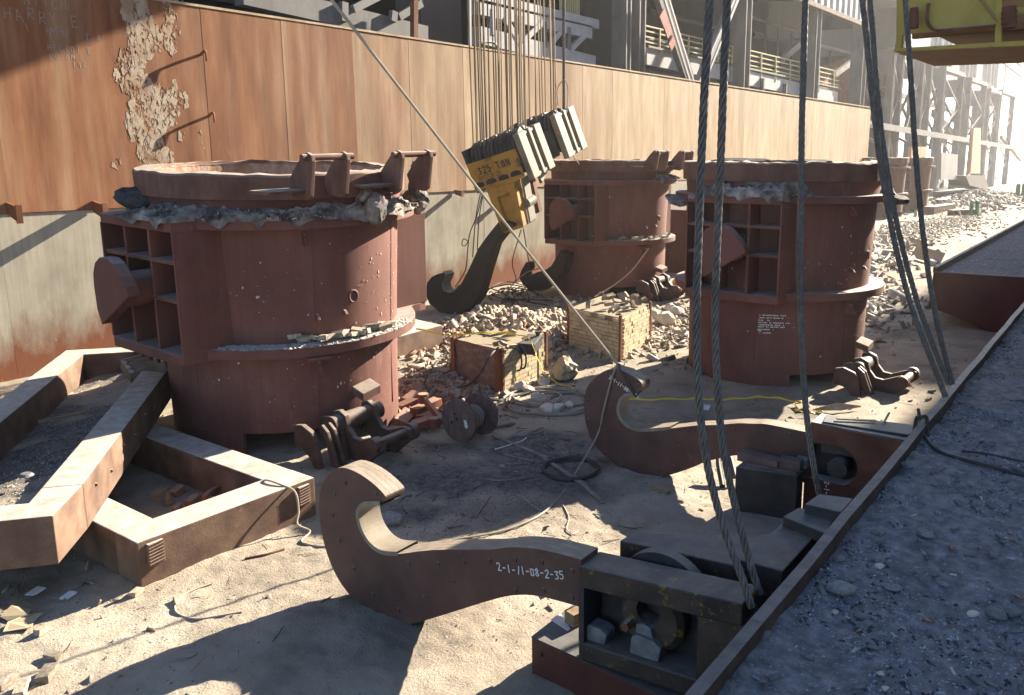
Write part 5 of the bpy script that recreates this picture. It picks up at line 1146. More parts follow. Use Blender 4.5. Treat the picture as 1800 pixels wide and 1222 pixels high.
FX1 = 6.25; cabs = [
 ([(1250, -60), (1246, 30), (1238, 170), (1232, 300), (1227, 440), (1224, 560), (1226, 660), (1233, 750), (1246, 830), (1265, 905), (1285, 965), (1303, 1012), (1322, 1068)], F1.px(1300, 1040)[0] - .06, .034, 'leftmost thick twisted cable, dropping to the front hook block'),
 ([(1281, -60), (1277, 30), (1271, 170), (1266, 300), (1260, 440), (1257, 560), (1260, 660), (1266, 745), (1276, 815), (1291, 885), (1306, 945), (1320, 995), (1336, 1045)], F1.px(1300, 1040)[0] + .30, .034, 'second thick twisted cable from the left, beside the leftmost one'),
 ([(1418, -60), (1414, 60), (1410, 200), (1408, 340), (1406, 470), (1409, 600), (1415, 700), (1424, 780), (1436, 850), (1453, 918)], 9.0, .037, 'third thick twisted cable, hanging alone in front of the middle ladle'),
 ([(1508, -60), (1518, 20), (1530, 140), (1541, 240), (1556, 340), (1578, 450), (1606, 550), (1636, 630), (1662, 698)], 12.2, .042, 'fourth thick cable, leftmost of the right-hand three'),
 ([(1522, -60), (1531, 20), (1540, 140), (1552, 250), (1568, 350), (1590, 450), (1616, 540), (1645, 620), (1668, 675)], 12.7, .042, 'fifth thick cable, middle of the right-hand three'),
 ([(1587, -60), (1593, 20), (1601, 140), (1608, 250), (1618, 370), (1632, 480), (1648, 570), (1662, 630), (1674, 676)], 12.9, .042, 'sixth thick cable, rightmost, crossing the yellow crane corner')]
for pts, X, r_, lab in cabs:
    b = twisted([AXp(x, y, X) for x, y in pts], r_); b.thing('thick_cable', 'rope', lab, 'steel cable', 'thick twisted cables hanging at the right', smooth=True)

# long pale line from above down to the rear hook, then along the ground
d0 = ray(548, -45); d0 = d0 / np.linalg.norm(d0[:2]) * 11.2
tipr = F2.px(1086, 641, .1)
hose('long_line', [C0 + d0, (C0 + d0) * .5 + tipr * .5 + (0, 0, -.03), tipr], .021, 'hemp', 'long straight pale line slanting from the top edge down to the rear hook', 'rope', 10, 7)
hose('long_line', [F2.px(1092, 648, .3), tipr + (0, 0, .01)] + [F2.px(x, y, -.04) for x, y in ((1077, 660), (1068, 692), (1060, 725), (1050, 765))] + [at_ground(x, y, .02) for x, y in ((1008, 838), (985, 872), (950, 905), (895, 930), (830, 944), (765, 955), (722, 964), (690, 968))], .016, 'hose', 'grey-green line running from the rear hook tip over the ground to the front hook', 'rope', 8, 7)
hose('short_strap', [tipr + (0, 0, .01)] + [F2.px(x, y, -.05) for x, y in ((1096, 660), (1106, 680), (1116, 696), (1122, 693))], .014, 'darkwire', 'short dark strap end hanging over the rear hook throat', 'strap', 6, 6)
dl = lambda x, y, D: C0 + ray(x, y) / np.linalg.norm(ray(x, y)[:2]) * D
hose('sagging_line', [dl(x, y, D) for x, y, D in ((1045, 522, 26.5), (1078, 502, 27.0), (1110, 476, 27.4), (1140, 437, 27.6))], .022, 'hemp', 'pale line sagging across the back ladle to its middle flange', 'rope', 8, 6)
def tape(pts, label):
    P = smooth_path(pts, 6); b = MB(); vs = []
    for i, p in enumerate(P):
        k = .5 + .5 * math.sin(i * .9); vs += [p + np.array([0, 0, .045 * (.3 + .7 * k)]), p - np.array([.03 * (1 - k), .03 * (1 - k), 0])]
    b.add(vs, [(2 * i, 2 * i + 1, 2 * i + 3, 2 * i + 2) for i in range(len(P) - 1)]); o = b.thing('warning_tape', 'tape', label, 'tape'); o.modifiers.new('t', 'SOLIDIFY').thickness = .004
tape([at_ground(x, y, .06) for x, y in ((1100, 703), (1150, 703), (1200, 702), (1240, 702), (1262, 703), (1290, 702), (1330, 699), (1360, 700), (1395, 706), (1412, 710))], 'yellow tape lying straight across the shaded ground behind the rear hook')
tape([at_ground(x, y, .08) for x, y in ((1396, 722), (1412, 724), (1430, 726), (1446, 724))], 'crumpled scrap of yellow tape behind the rear hook block')

# ================================================================== BRICK PIERS
unit = brick_mesh('firebrick', 'firebrick', 90, 1, 1, 1, 0.0)
def pier(name, n_, l_, r_, h, label, brickl, brickr, loc_lab, core_inset=.05):
    n_, l_, r_ = (np.array(p) * (1, 1, 0) for p in (n_, l_, r_)); z0 = float(gh(n_[0], n_[1])) - .05
    r = root(name, n_ + (0, 0, z0), label, 'brick pier'); c = n_ + (l_ - n_) + (r_ - n_); o_ = wloc(r)
    ins = lambda p, k: p + (((n_ + c) / 2) - p) * k
    b = MB(); b.prism([ins(p, core_inset) + (0, 0, z0) for p in (n_, r_, c, l_)], (0, 0, h - .06)); b.part('core', 'mortar', r)
    for (a, e, on) in ((n_, l_, brickl), (n_, r_, brickr)):
        if not on: continue
        d = e - a; L_ = np.linalg.norm(d); d /= L_; nn = np.array([d[1], -d[0], 0]); nn = nn if nn @ (C0 - a) > 0 else -nn
        rows = int(h / .1); bw = .272
        for j in range(rows):
            x = -.136 if j % 2 else 0.0
            while x < L_ - .05:
                x0 = max(0, x); x1 = min(L_, x + bw - .012)
                if x1 - x0 > .05 and not (j == rows - 1 and rng.random() < .3):
                    p = a + d * (x0 + x1) / 2 + nn * (-.06 + rng.normal() * .006) + (0, 0, z0 + .05 + j * .1)
                    put('firebrick', unit, p - o_, (0, 0, math.atan2(d[1], d[0])), (x1 - x0, .13, .088), parent=r)
                x += bw
    for p in (n_, l_, r_):
        b = MB(); b.box(p[0] - .032, p[0] + .032, p[1] - .032, p[1] + .032, z0, z0 + h + .02); b.part('corner_angle', 'angle', r)
    return r, z0 + h
def hz(base, ytop): return zover(G(*base), ytop)
h2 = hz((1090, 634), 552); PR2, zt2 = pier('brick_pier', G(1090, 634), G(999, 611), G(1142, 603), h2, 'yellow firebrick pier with corner angles, right of the rubble heap', True, True, 'r')
h1 = hz((884, 694), 611); PR1, zt1_ = pier('brick_pier', G(884, 694), G(801, 668), G(960, 658), h1, 'broken brick pier with a reddish skulled front, behind the cable reel', False, True, 'l')
n_, l_ = G(884, 694), G(801, 668); d = l_ - n_; L_ = np.linalg.norm(d); d /= L_; nn = np.array([d[1], -d[0], 0]); nn = nn if nn @ (C0 - n_) > 0 else -nn
nu, nv = 40, 26; vs = []
for i in range(nu):
    for j in range(nv):
        u = L_ * i / (nu - 1); z = -.1 + (h1 + .06) * j / (nv - 1); k = .02 + .09 * float(fbm(u * 3, z * 5, 4, 91)); vs.append(n_ + d * u + nn * k + (0, 0, z))
b = MB(); b.add(vs, [tuple(q_) for q_ in grid_faces(nu, nv).tolist()]); b.part('skulled_face', 'plaster', PR1)
for uu in (.0, L_ * .93):
    p = n_ + d * (uu + .03) + nn * .09; b = MB(); b.box(p[0] - .05, p[0] + .05, p[1] - .05, p[1] + .05, -.05, h1 * .98); b.part('corner_angle', 'angle', PR1)
# rubble on the pier tops
def on_top(n_, l_, r_, z, k, lab, grp, sc):
    for i in range(k):
        a, c = rng.random(2); p = n_ + (l_ - n_) * a * .96 + (r_ - n_) * c * .96; s = sc * rng.uniform(.6, 1.2)
        put('broken_brick', BR[i % 6], (p[0], p[1], z + .05 + .08 * rng.random()), tuple(rng.normal(0, .5, 3) + (0, 0, rng.random() * 3)), s, lab, 'brick', grp)
on_top(G(1090, 634), G(999, 611), G(1142, 603), zt2, 22, 'broken brick lying on top of the yellow brick pier', 'bricks on top of the yellow pier', .26)
on_top(G(884, 694), G(801, 668), G(960, 658), zt1_, 18, 'broken brick lying on top of the skulled brick pier', 'bricks on top of the skulled pier', .22)
tape([G(731, 579, .9), G(790, 590, 1.0)] + [G(x, y, zt1_ + .12) for x, y in ((820, 588), (860, 586), (900, 588), (930, 597))] + [G(946, 634, .6), at_ground(962, 662, .1), at_ground(985, 676, .05), at_ground(1010, 684, .05)], 'yellow tape strung over the skulled brick pier from the nearest ladle')
b = MB(); p = at_ground(946, 672); b.cyl(p, p + (0, 0, 1.15), .02, 8); b.cyl(p + (0, 0, 1.05), p + (0, 0, 1.16), .03, 10, .07); b.thing('thin_stake', 'darkwire', 'thin upright stake with a flared head by the skulled pier', 'stake', smooth=True)
for k, (o1_, lab) in enumerate(((0, 'bent steel hook rod hanging over the pier corner'), (.1, 'second bent hook rod beside the first on the pier corner'))):
    p = [G(x, y, z) for x, y, z in ((888, 608, zt1_ + .05), (905, 608, zt1_ + .1), (914, 616, zt1_), (917, 632, zt1_ - .25), (915, 645, zt1_ - .45), (909, 648, zt1_ - .5))]
    hose('bent_rod', [q_ + (o1_, -o1_ * .4, -.05 + o1_ * .3) for q_ in p], .022, 'block_plain', lab, 'rod', 6, 6)
b = MB(); q_ = G(930, 600, zt1_); b.obox(q_ + (0, -.05, -.06), (.28, .1, .05), (-.06, .16, 0), (0, 0, .12)); b.thing('dark_plate', 'block_plain', 'dark plate scrap on the corner of the skulled pier', 'plate', bevel=.01)
hose('dark_hose', [G(x, y, z) for x, y, z in ((876, 611, zt1_), (862, 625, .95), (845, 655, .6), (828, 674, .3), (806, 682, .12))] + [at_ground(790, 680, .05)], .022, 'darkwire', 'dark hose looping down the skulled face of the brick pier', 'hose', 6, 6)
hose('dark_hose', [at_ground(x, y, .05) for x, y in ((770, 690), (800, 686), (840, 690), (870, 704), (890, 700), (930, 690))], .022, 'darkwire', 'dark hose along the foot of the skulled pier', 'hose', 6, 6)
hose('dark_hose', [at_ground(752, 690, .1), at_ground(748, 668, .2), at_ground(765, 640, .1), at_ground(778, 628, .1)], .02, 'darkwire', 'thin dark hose rising beside the tan steel block', 'hose', 6, 6)

# ================================================================== CABLE REEL, SCRAP, RUBBLE
rp = at_ground(808, 776); RL = root('cable_reel', rp, 'dark wooden cable reel with torn paper label on its flange', 'cable reel')
ax = np.array([math.cos(R(2)), math.sin(R(2)), 0]); rr_ = .385; c1 = rp + (0, 0, rr_); c2 = c1 + ax * .52 + (0, -.06, .0)
def disc(c, name):
    b = MB(); e1 = np.array([-ax[1], ax[0], 0]); e2 = np.array([0, 0, 1.0])
    w = 2 * rr_ / 5
    for k in range(5):                                       # flange made of boards
        y0 = -rr_ + k * w + .004; y1 = -rr_ + (k + 1) * w - .004; pts = []
        for t in np.linspace(0, 2 * PI, 73)[:-1]:
            u, v = math.cos(t) * rr_, math.sin(t) * rr_
            pts.append((min(max(u, y0), y1), v if y0 <= u <= y1 else None))
        ys_ = np.linspace(y0, y1, 9); up_ = [(y, math.sqrt(max(0, rr_ ** 2 - y * y))) for y in ys_]; poly = up_ + [(y, -v) for y, v in up_[::-1]]
        bb_ = MB(); bb_.prism([c + e1 * u + e2 * v - ax * .03 for u, v in poly], ax * .06); bb_.part('flange_board', 'reel', RL)
disc(c1, 'a'); disc(c2, 'b')
b = MB(); b.cyl(c1 + ax * .03, c2 - ax * .03, .17, 24); b.part('drum', 'reel', RL, smooth=True)
b = MB()
for k in range(5): 
    f = .25 + .12 * k; cc_ = c1 + (c2 - c1) * f; ring = [cc_ + (np.array([-ax[1], ax[0], 0]) * math.cos(t) + np.array([0, 0, 1]) * math.sin(t)) * .19 for t in np.linspace(0, 2 * PI, 22)]; b.tube(ring, .02, 5)
b.part('wire_turns', 'hose', RL)
e1 = np.array([ax[1], -ax[0], 0])
b = MB(); c = c1 - ax * .036 + e1 * .17 + (0, 0, -.02); b.prism([c + e1 * x + (0, 0, y) for x, y in ((-.03, .07), (.03, .06), (.07, -.05), (.04, -.06), (.03, -.09), (-.01, -.06))], -ax * .003); b.part('paper_label', 'paper', RL)
for (dx, dz) in ((-.08, .12), (-.02, .03), (-.15, -.05)):
    b = MB(); c = c1 - ax * .032 + e1 * dx + (0, 0, dz); b.cyl(c, c - ax * .004, .028, 10); b.part('bolt_hole', 'dark', RL)
# red castings near the reel
RC = root('red_casting', at_ground(745, 740), 'red scrap casting with two arms and ringed link bar left of the reel', 'scrap casting')
def rb(p, q_, w, h, n='arm', mt='redscrap'):
    b = MB(); b.bar(p, q_, w, h); return b.part(n, mt, RC, bevel=.012)
A1_, A2_ = at_ground(744, 700, .42), at_ground(778, 742, .22)
rb(A1_, A2_, .07, .12, 'link_bar')
for p in (A1_, A2_ - (0.1, -.1, 0)):
    b = MB(); b.cyl(p + (0, 0, -.09), p + (0, 0, .09), .10, 16); b.part('ring', 'redscrap', RC, smooth=True)
rb(at_ground(728, 726, .16), at_ground(770, 706, .2), .22, .18); rb(at_ground(728, 749, .12), at_ground(777, 733, .16), .24, .16); rb(at_ground(745, 735, .1), at_ground(760, 715, .1), .3, .1, 'web')
for k, (x, y, s, lab) in enumerate(((712, 712, .3, 'red scrap plate edge-on left of the red casting'), (722, 702, .26, 'red scrap wedge above the red casting'), (712, 735, .34, 'flat red scrap plate at the foot of the nearest ladle'), (735, 690, .2, 'small red scrap piece behind the red casting'))):
    p = at_ground(x, y, .08); b = MB(); b.obox(p, np.array([s * .6, s * .2 * (k - 1), .05]), np.array([-.05, s * .35, .02 * k]), np.array([.02, 0, .06 + .03 * (k % 2)])); b.thing('red_scrap', 'redscrap', lab, 'scrap', bevel=.01)
def rubble(n, fx, lab, grp, s0, s1, mts=None, name='broken_brick', cat='brick', lift=.3):
    for i in range(n):
        x, y = fx(); p = at_ground(x, y); s = rng.uniform(s0, s1); me = (mts or BR)[i % len(mts or BR)]
        put(name, me, p + (0, 0, s * lift * rng.uniform(.1, .8)), tuple(rng.normal(0, .55, 3) + (0, 0, rng.random() * 6)), s, lab, cat, grp)
U = rng.uniform
rubble(120, lambda: (U(800, 1002), U(508, 575)), 'broken firebrick in the rubble heap between the two brick piers', 'broken bricks heaped between the piers', .16, .36)
rubble(25, lambda: (U(940, 1002), U(560, 640)), 'broken firebrick in the rubble heap between the two brick piers', 'broken bricks heaped between the piers', .18, .36)
rubble(26, lambda: (U(700, 800), U(640, 705)), 'broken brick scattered between nearest ladle and skulled pier', 'broken bricks by the skulled pier foot', .12, .3)
rubble(16, lambda: (U(785, 900), U(668, 720)), 'broken brick at the skulled pier foot behind the reel', 'broken bricks behind the reel', .12, .28)
rubble(34, lambda: (U(1100, 1205), U(545, 660)), 'flat brick fragment on sunlit ground between yellow pier and middle ladle', 'brick fragments right of the yellow pier', .12, .3, lift=.1)
rubble(30, lambda: (U(1545, 1660), U(430, 560)), 'pale rubble fragment on the sunlit heap right of the middle ladle', 'rubble right of the middle ladle', .16, .42)
rubble(10, lambda: (U(1000, 1060), U(500, 545)), 'broken brick beside the back ladle foot', 'bricks by the back ladle foot', .14, .3)
for (x, y, s, lab) in ((1160, 522, .75, 'big pale lining slab right of the yellow pier'), (1178, 548, .4, 'grey cut block among the pale lumps'), (1170, 572, .62, 'white lumpy sack-like lump below the pale slab'), (1192, 555, .45, 'pale lump against the middle ladle'), (1152, 560, .4, 'pale lump close to the pier corner'), (1190, 500, .4, 'pale lump behind the middle ladle edge'),
                       (913, 686, .3, 'upright white lump right of the skulled pier'), (928, 690, .26, 'white lump next to the upright one'), (956, 678, .30, 'white lump by the thin stake'), (943, 700, .2, 'small pale lump near the hose coil'), (963, 725, .3, 'flat pale slab inside the hose coil'), (980, 722, .26, 'second flat pale slab beside the hose coil'), (1000, 716, .2, 'pale stub standing in the hose coil')):
    p = at_ground(x, y); put('lining_lump', PS[int(x) % 4], p + (0, 0, s * .25), (rng.normal() * .3, rng.normal() * .3, rng.random() * 6), s * .62, lab, 'lump')
me = lump_mesh('slag_skull', 'card', 99, 3, .9, (1, .7, .75)); put('slag_skull', me, at_ground(995, 665) + (0, 0, .2), (.2, .1, .5), .44, 'ragged tan skull lump lying between the two brick piers', 'slag lump')
put('slag_skull', ST[1], at_ground(690, 918) + (0, 0, .06), (0, 0, 1), (.22, .2, .14), 'dark rounded slag stone behind the throat of the front hook', 'slag lump')
# hose coil and dark strap ring
def ring(cx, cy, rx, n, r, mt, name, lab, cat, turns=2, jit=.12):
    c = at_ground(cx, cy, .03); pts = []
    for k in range(int(n * turns) + 1):
        t = 2 * PI * k / n; q_ = rx * (1 + jit * rng.normal() * .5); p = c + np.array([math.cos(t) * q_, math.sin(t) * q_, 0]); pts.append((p[0], p[1], float(gh(p[0], p[1])) + .02 + .02 * (k / n)))
    hose(name, pts, r, mt, lab, cat, 4, 6)
ring(968, 706, .95, 12, .022, 'hose', 'hose_coil', 'big loose coil of pale hose between reel and rear hook', 'hose', 2.4, .10)
ring(945, 700, .5, 10, .02, 'hose', 'hose_coil', 'inner tight loop of pale hose in the coil', 'hose', 2, .12)
ring(1000, 702, .45, 10, .02, 'hose', 'hose_coil', 'right inner loop of pale hose in the coil', 'hose', 2, .12)
ring(1003, 824, .44, 12, .026, 'darkwire', 'strap_ring', 'dark looped strap lying on shaded ground between the hooks', 'strap', 2.2, .06)
for (a, c, w, h, lab) in (((866, 766), (962, 806), .11, .03, 'long grey board running from the reel toward the strap ring'), ((955, 806), (1030, 856), .12, .03, 'grey board continuing past the dark strap ring'), ((1010, 838), (1060, 886), .10, .03, 'board end pointing at the black box'), ((835, 911), (862, 874), .03, .025, 'straight pale stick on the shaded ground'), ((912, 946), (925, 934), .03, .02, 'short pale stick near the front hook shank'),
                          ((905, 770), (960, 758), .06, .03, 'thin lath beside the reel'), ((848, 757), (905, 745), .1, .05, 'board lying under the reel'), ((1145, 858), (1176, 868), .16, .09, 'loose pale timber block left of the black box'), ((885, 800), (940, 812), .05, .02, 'thin dark lath in the debris below the reel')):
    plank(at_ground(*a), at_ground(*c), w * .7, h * .8, lab, mt='grey_wood' if 'board' in lab or 'lath' in lab else 'wood')
for (pts, r_, mt, lab) in (([(850, 842), (878, 845), (908, 842)], .016, 'wood', 'short curved twig on the shaded ground'), ([(890, 880), (915, 872), (940, 892), (965, 902)], .008, 'hemp', 'thin curling cord right of the pale stick'), ([(990, 888), (1000, 910), (996, 930), (1008, 940)], .008, 'hemp', 'thin cord squiggle near the sunlit patch'), ([(930, 762), (955, 752), (958, 768)], .012, 'silver', 'bent pale wire beyond the reel'), ([(870, 790), (915, 776), (925, 770)], .012, 'paper', 'bluish plastic strip by the boards')):
    hose('cord', [at_ground(x, y, .015) for x, y in pts], r_, mt, lab, 'cord', 6, 5)
hose('cord', [at_ground(x, y, .012) for x, y in ((372, 1026), (330, 1042), (310, 1060), (312, 1078), (345, 1088), (390, 1082), (425, 1076))], .012, 'hemp', 'thin pale cord curling on the sunlit dirt before the lower frame', 'cord', 6, 5)
hose('cord', [at_ground(x, y, .015) for x, y in ((430, 982), (470, 974), (500, 965))], .014, 'angle', 'thin rusty rod on dirt beside the lower frame', 'rod', 6, 5)
for (x, y, rx, s, lab) in ((76, 1112, .4, .20, 'single pale brick standing apart at the lower left'), (93, 1158, 1.9, .20, 'broken pale brick in the middle of the lower left bricks'), (84, 1192, .75, .27, 'long pale brick, largest of those at the lower left'), (12, 1205, .3, .22, 'pale brick cut by the left edge near the bottom'), (38, 1216, .9, .24, 'pale brick at the bottom edge in the left corner'), (240, 1046, .5, .19, 'small pale block under the near corner of the lower frame')):
    put('firebrick', BR[int(x) % 6], at_ground(x, y) + (0, 0, s * .17), (rng.normal() * .08, rng.normal() * .08, rx), (s, s * .9, s), lab, 'brick')
b = 0
for (pts, lab) in (([(0, 1085), (20, 1065), (55, 1072), (50, 1082), (14, 1092)], 'upper sheet of torn cardboard at the left edge'), ([(5, 1112), (14, 1094), (45, 1082), (76, 1078), (60, 1094), (55, 1104)], 'lower sheet of torn cardboard at the left edge'), ([(148, 998), (156, 985), (162, 1000), (152, 1006)], 'curled scrap of card in the shade by the frames')):
    m_ = MB(); m_.prism([at_ground(x, y, .02 + .02 * (i % 2)) for i, (x, y) in enumerate(pts)], (0, 0, .008)); m_.thing('cardboard', 'card', lab, 'cardboard')
for (x, y, s, lab) in ((120, 1047, .07, 'flattened white cup on the shaded dirt left of the lower frame'), (62, 1040, .08, 'crumpled grey litter in the shade at the left'), (1240, 716, .12, 'white paper scrap behind the two hanging cables'), (1155, 775, .1, 'grey litter scrap left of the rear hook')):
    m_ = MB(); p = at_ground(x, y, .015); m_.obox(p, (s, .3 * s, .01), (-.3 * s, .7 * s, .0), (0, 0, .012)); m_.thing('litter', 'paper', lab, 'litter', bevel=.008)
# junk inside the lower frame
bs = lambda x, y: at_ground(x, y)
b = MB(); p = bs(390, 880); n = 16; vs = []
for i in range(n + 1):
    t = PI * (.05 + .95 * i / n); 
    for k in (0, 1): vs.append(p + np.array([-.24 * math.cos(t), .14 * k + .08 * math.sin(t) * 0, .02 + .20 * math.sin(t) * (1 - .3 * k)]))
b.add(vs, [(2 * i, 2 * i + 1, 2 * i + 3, 2 * i + 2) for i in range(n)]); o = b.thing('bent_hoop', 'redscrap', 'bent rusty hoop piece inside the lower frame', 'scrap'); o.modifiers.new('t', 'SOLIDIFY').thickness = .025
for (x, y, s, mt, lab, nm) in ((312, 868, .10, 'redscrap', 'small rusty fitting with a hole, left of the hoop', 'rust_fitting'), (340, 884, .1, 'redscrap', 'rusty fitting right beside the hole fitting', 'rust_fitting'), (362, 858, .09, 'redscrap', 'rusty plate behind the hoop', 'rust_fitting'), (282, 872, .11, 'wood', 'weathered wood chip inside the lower frame', 'wood_chip'), (344, 853, .07, 'paper', 'white cup standing inside the lower frame', 'paper_cup'), (342, 835, .09, 'paper', 'white paper sheet flat inside the lower frame', 'paper_sheet'), (312, 896, .06, 'redscrap', 'small brown block inside the lower frame', 'rust_block'), (362, 896, .07, 'rubble', 'pale brick chip against the hoop', 'brick_chip')):
    m_ = MB(); p = bs(x, y) + (0, 0, s * .4); m_.obox(p, (s, .3 * s, .02), (-.2 * s, s * .6, 0), (0, .02, s * .45 if nm != 'paper_sheet' else .006)); m_.thing(nm, mt, lab, 'scrap', bevel=.012)
b = MB(); p = bs(298, 890); b.cyl(p + (0, 0, .06), p + (.1, .2, .12), .055, 14, .035); b.thing('bottle_neck_pipe', 'wood', 'short tapered brown pipe stub inside the lower frame', 'pipe', smooth=True)
plank(bs(280, 924), bs(325, 914), .03, .02, 'thin dark stick at the front of the lower frame', 'lath')
plank(bs(420, 862), bs(436, 868), .05, .04, 'pale chip against the inner corner of the lower frame', 'lath', 'rubble')

M['palerub'] = mat('pale_rubble', [(.24, .215, .19), (.38, .35, .32), (.52, .48, .44)], 4, (1, 1, 1), .95, .2, 30, .02)
M['rubble2'] = mat('red_brick_rubble', [(.15, .075, .05), (.24, .13, .085), (.33, .21, .14)], 5, (1, 1, 1), .92, .4, 30, .012)
# ground litter, uncountable chips
def yard(n):
    x = 1.5 + 30 * rng.random(n) ** 1.35; y = 3.4 + 17 * rng.random(n)
    k = fbm(x * .9, y * .9, 3, 77) + .25 * rng.random(n) > .52
    x, y = x[k], y[k]; return np.stack([x, y, gh(x, y)], -1)
def blob(cx, cy, rx, ry):
    def fn(n):
        x = cx + rx * rng.normal(size=n) * .6; y = cy + ry * rng.normal(size=n) * .6; return np.stack([x, y, gh(x, y)], -1)
    return fn
grit('ground_chips', 30000, yard, .005, .024, 'chips')
grit('ground_chips', 12000, yard, .005, .02, 'rubble')
grit('ground_chips', 1500, yard, .03, .07, 'chips')
M['darkgrit'] = mat('dark_gravel', [(.06, .055, .055), (.10, .09, .09), (.15, .14, .13)], 2, (1, 1, 1), .95, 0)
grit('rubble_fines', 5000, blob(17.4, 14.6, 3.4, 2.2), .02, .06, 'rubble'); grit('rubble_fines', 3000, blob(13.2, 12.2, 2.4, 1.4), .015, .05, 'rubble'); grit('rubble_fines', 6000, blob(26, 10, 5, 2.4), .02, .08, 'rubble')
boxgrit('rubble_blocks', 40, blob(17.6, 15.0, 2.6, 1.5), .3, .5, 'rubble'); boxgrit('rubble_blocks', 45, blob(27, 9.8, 4.2, 1.7), .3, .7, 'palerub'); boxgrit('rubble_blocks', 60, blob(40, 12.5, 9, 2.4), .4, .9, 'palerub')
grit('ground_gravel', 9000, yard, .006, .03, 'darkgrit')
grit('ground_gravel', 5000, blob(8.6, 8.0, 2.2, 1.6), .006, .022, 'darkgrit')
def sticks(name, n, fn, mt):
    p = fn(n); b = MB()
    for q_ in p:
        l = rng.uniform(.03, .16); a = rng.random() * 6.28; d = np.array([math.cos(a), math.sin(a), rng.normal() * .12]) * l; w = rng.uniform(.003, .012)
        b.bar(q_ - d + (0, 0, .012), q_ + d + (0, 0, .012), w, w * .7)
    a = np.array(b.v); return np_obj(name, a, np.array(b.f), mt, 'stuff')
sticks('splinters', 700, yard, 'wood'); sticks('splinters', 250, yard, 'rubble'); sticks('wire_scraps', 260, blob(10, 9.2, 3.2, 2.6), 'darkwire'); sticks('wire_scraps', 200, blob(17, 13.5, 4, 3), 'angle')
boxgrit('brick_crumbs', 900, yard, .03, .10, 'rubble'); boxgrit('brick_crumbs', 250, yard, .03, .08, 'rubble2')
grit('white_specks', 900, yard, .006, .016, 'whitegrit')
boxgrit('rubble_chips', 1500, blob(17.6, 15.0, 3.0, 1.8), .08, .30, 'rubble')
boxgrit('rubble_chips', 500, blob(17.0, 14.4, 2.4, 1.4), .12, .30, 'rubble2')
boxgrit('rubble_chips', 700, blob(13.4, 12.4, 2.2, 1.2), .05, .22, 'rubble')
boxgrit('rubble_chips', 260, blob(12.2, 11.8, 1.6, 1.2), .05, .2, 'rubble2')
boxgrit('rubble_chips', 1500, blob(21, 12, 3.2, 2.0), .05, .2, 'rubble')
boxgrit('rubble_chips', 2600, blob(27, 9.8, 4.5, 1.9), .07, .34, 'palerub')
boxgrit('rubble_chips', 900, blob(25, 9.2, 4.0, 1.9), .07, .34, 'rubble')
boxgrit('rubble_chips', 2600, blob(37, 12.5, 7, 2.2), .06, .22, 'palerub')
boxgrit('rubble_chips', 2600, blob(60, 13.5, 13, 2.2), .08, .25, 'palerub')
boxgrit('rubble_chips', 2200, blob(98, 17, 14, 3), .15, .6, 'palerub')
def gsheet(pts, mt, lab, z=.05, nm='board_sheet', cat='sheet'):
    m_ = MB(); m_.prism([at_ground(x, y, zz + z) for x, y, zz in pts], (0, 0, .03)); m_.thing(nm, mt, lab, cat, bevel=.005)
gsheet([(1600, 452, .0), (1612, 432, .55), (1662, 446, .45), (1652, 466, .0)], 'card', 'tilted brown sheet lying on the rubble right of the middle ladle')
gsheet([(1596, 432, .2), (1596, 418, .5), (1624, 424, .5), (1624, 434, .2)], 'card', 'smaller brown sheet behind the tilted one on the rubble')
plank(at_ground(1500, 618, .1), at_ground(1550, 594, .05), .12, .03, 'pale plank on sunlit ground by the middle ladle tipping gear')
hose('pale_pipe', [at_ground(x, y, .15) for x, y in ((1540, 452), (1555, 458), (1566, 444))], .05, 'pale_steel', 'bent pale pipe piece in the rubble', 'pipe', 6, 7)
# scattered bits beside the rim in the right middle
for (x, y, s, lab) in ((1638, 690, .14, 'pale block close to the rim by the right cables'), (1632, 704, .13, 'second pale block by the rim below the first'), (1600, 706, .08, 'flat pale chip left of the rim blocks'), (1556, 582, .14, 'pale stone on sunlit ground right of the middle ladle'), (1688, 598, .12, 'flat tan chip on sunlit ground near the rim'), (1605, 580, .14, 'tan wood chip between the right cables')):
    put('brick_chip', BR[int(x) % 6], at_ground(x, y) + (0, 0, s * .25), (.1, .2, rng.random() * 6), s * 1.2, lab, 'brick')
plank(G(1548, 754, float(ztp(2.5)) + .04), G(1563, 727, float(ztp(2.5)) + .10), .03, .02, 'small shiny bar lying on top of the rear hook block', 'lath', 'silver')
gsheet([(1396, 712, 0), (1420, 706, .05), (1424, 716, .05), (1404, 722, 0)], 'card', 'torn tan paper behind the rear hook block near the tape', .03, 'torn_paper', 'paper')
gsheet([(1428, 722, 0), (1470, 710, .12), (1514, 716, .03), (1478, 722, 0)], 'rubble', 'crumpled pale sheet behind the rear hook block', .03, 'torn_paper', 'paper')
plank(G(1470, 737, float(ztp(2.0))+.07), G(1540, 741, float(ztp(2.3))+.07), .05, .02, 'pale strip lying on the rear beam of the rear block', 'lath', 'rubble')
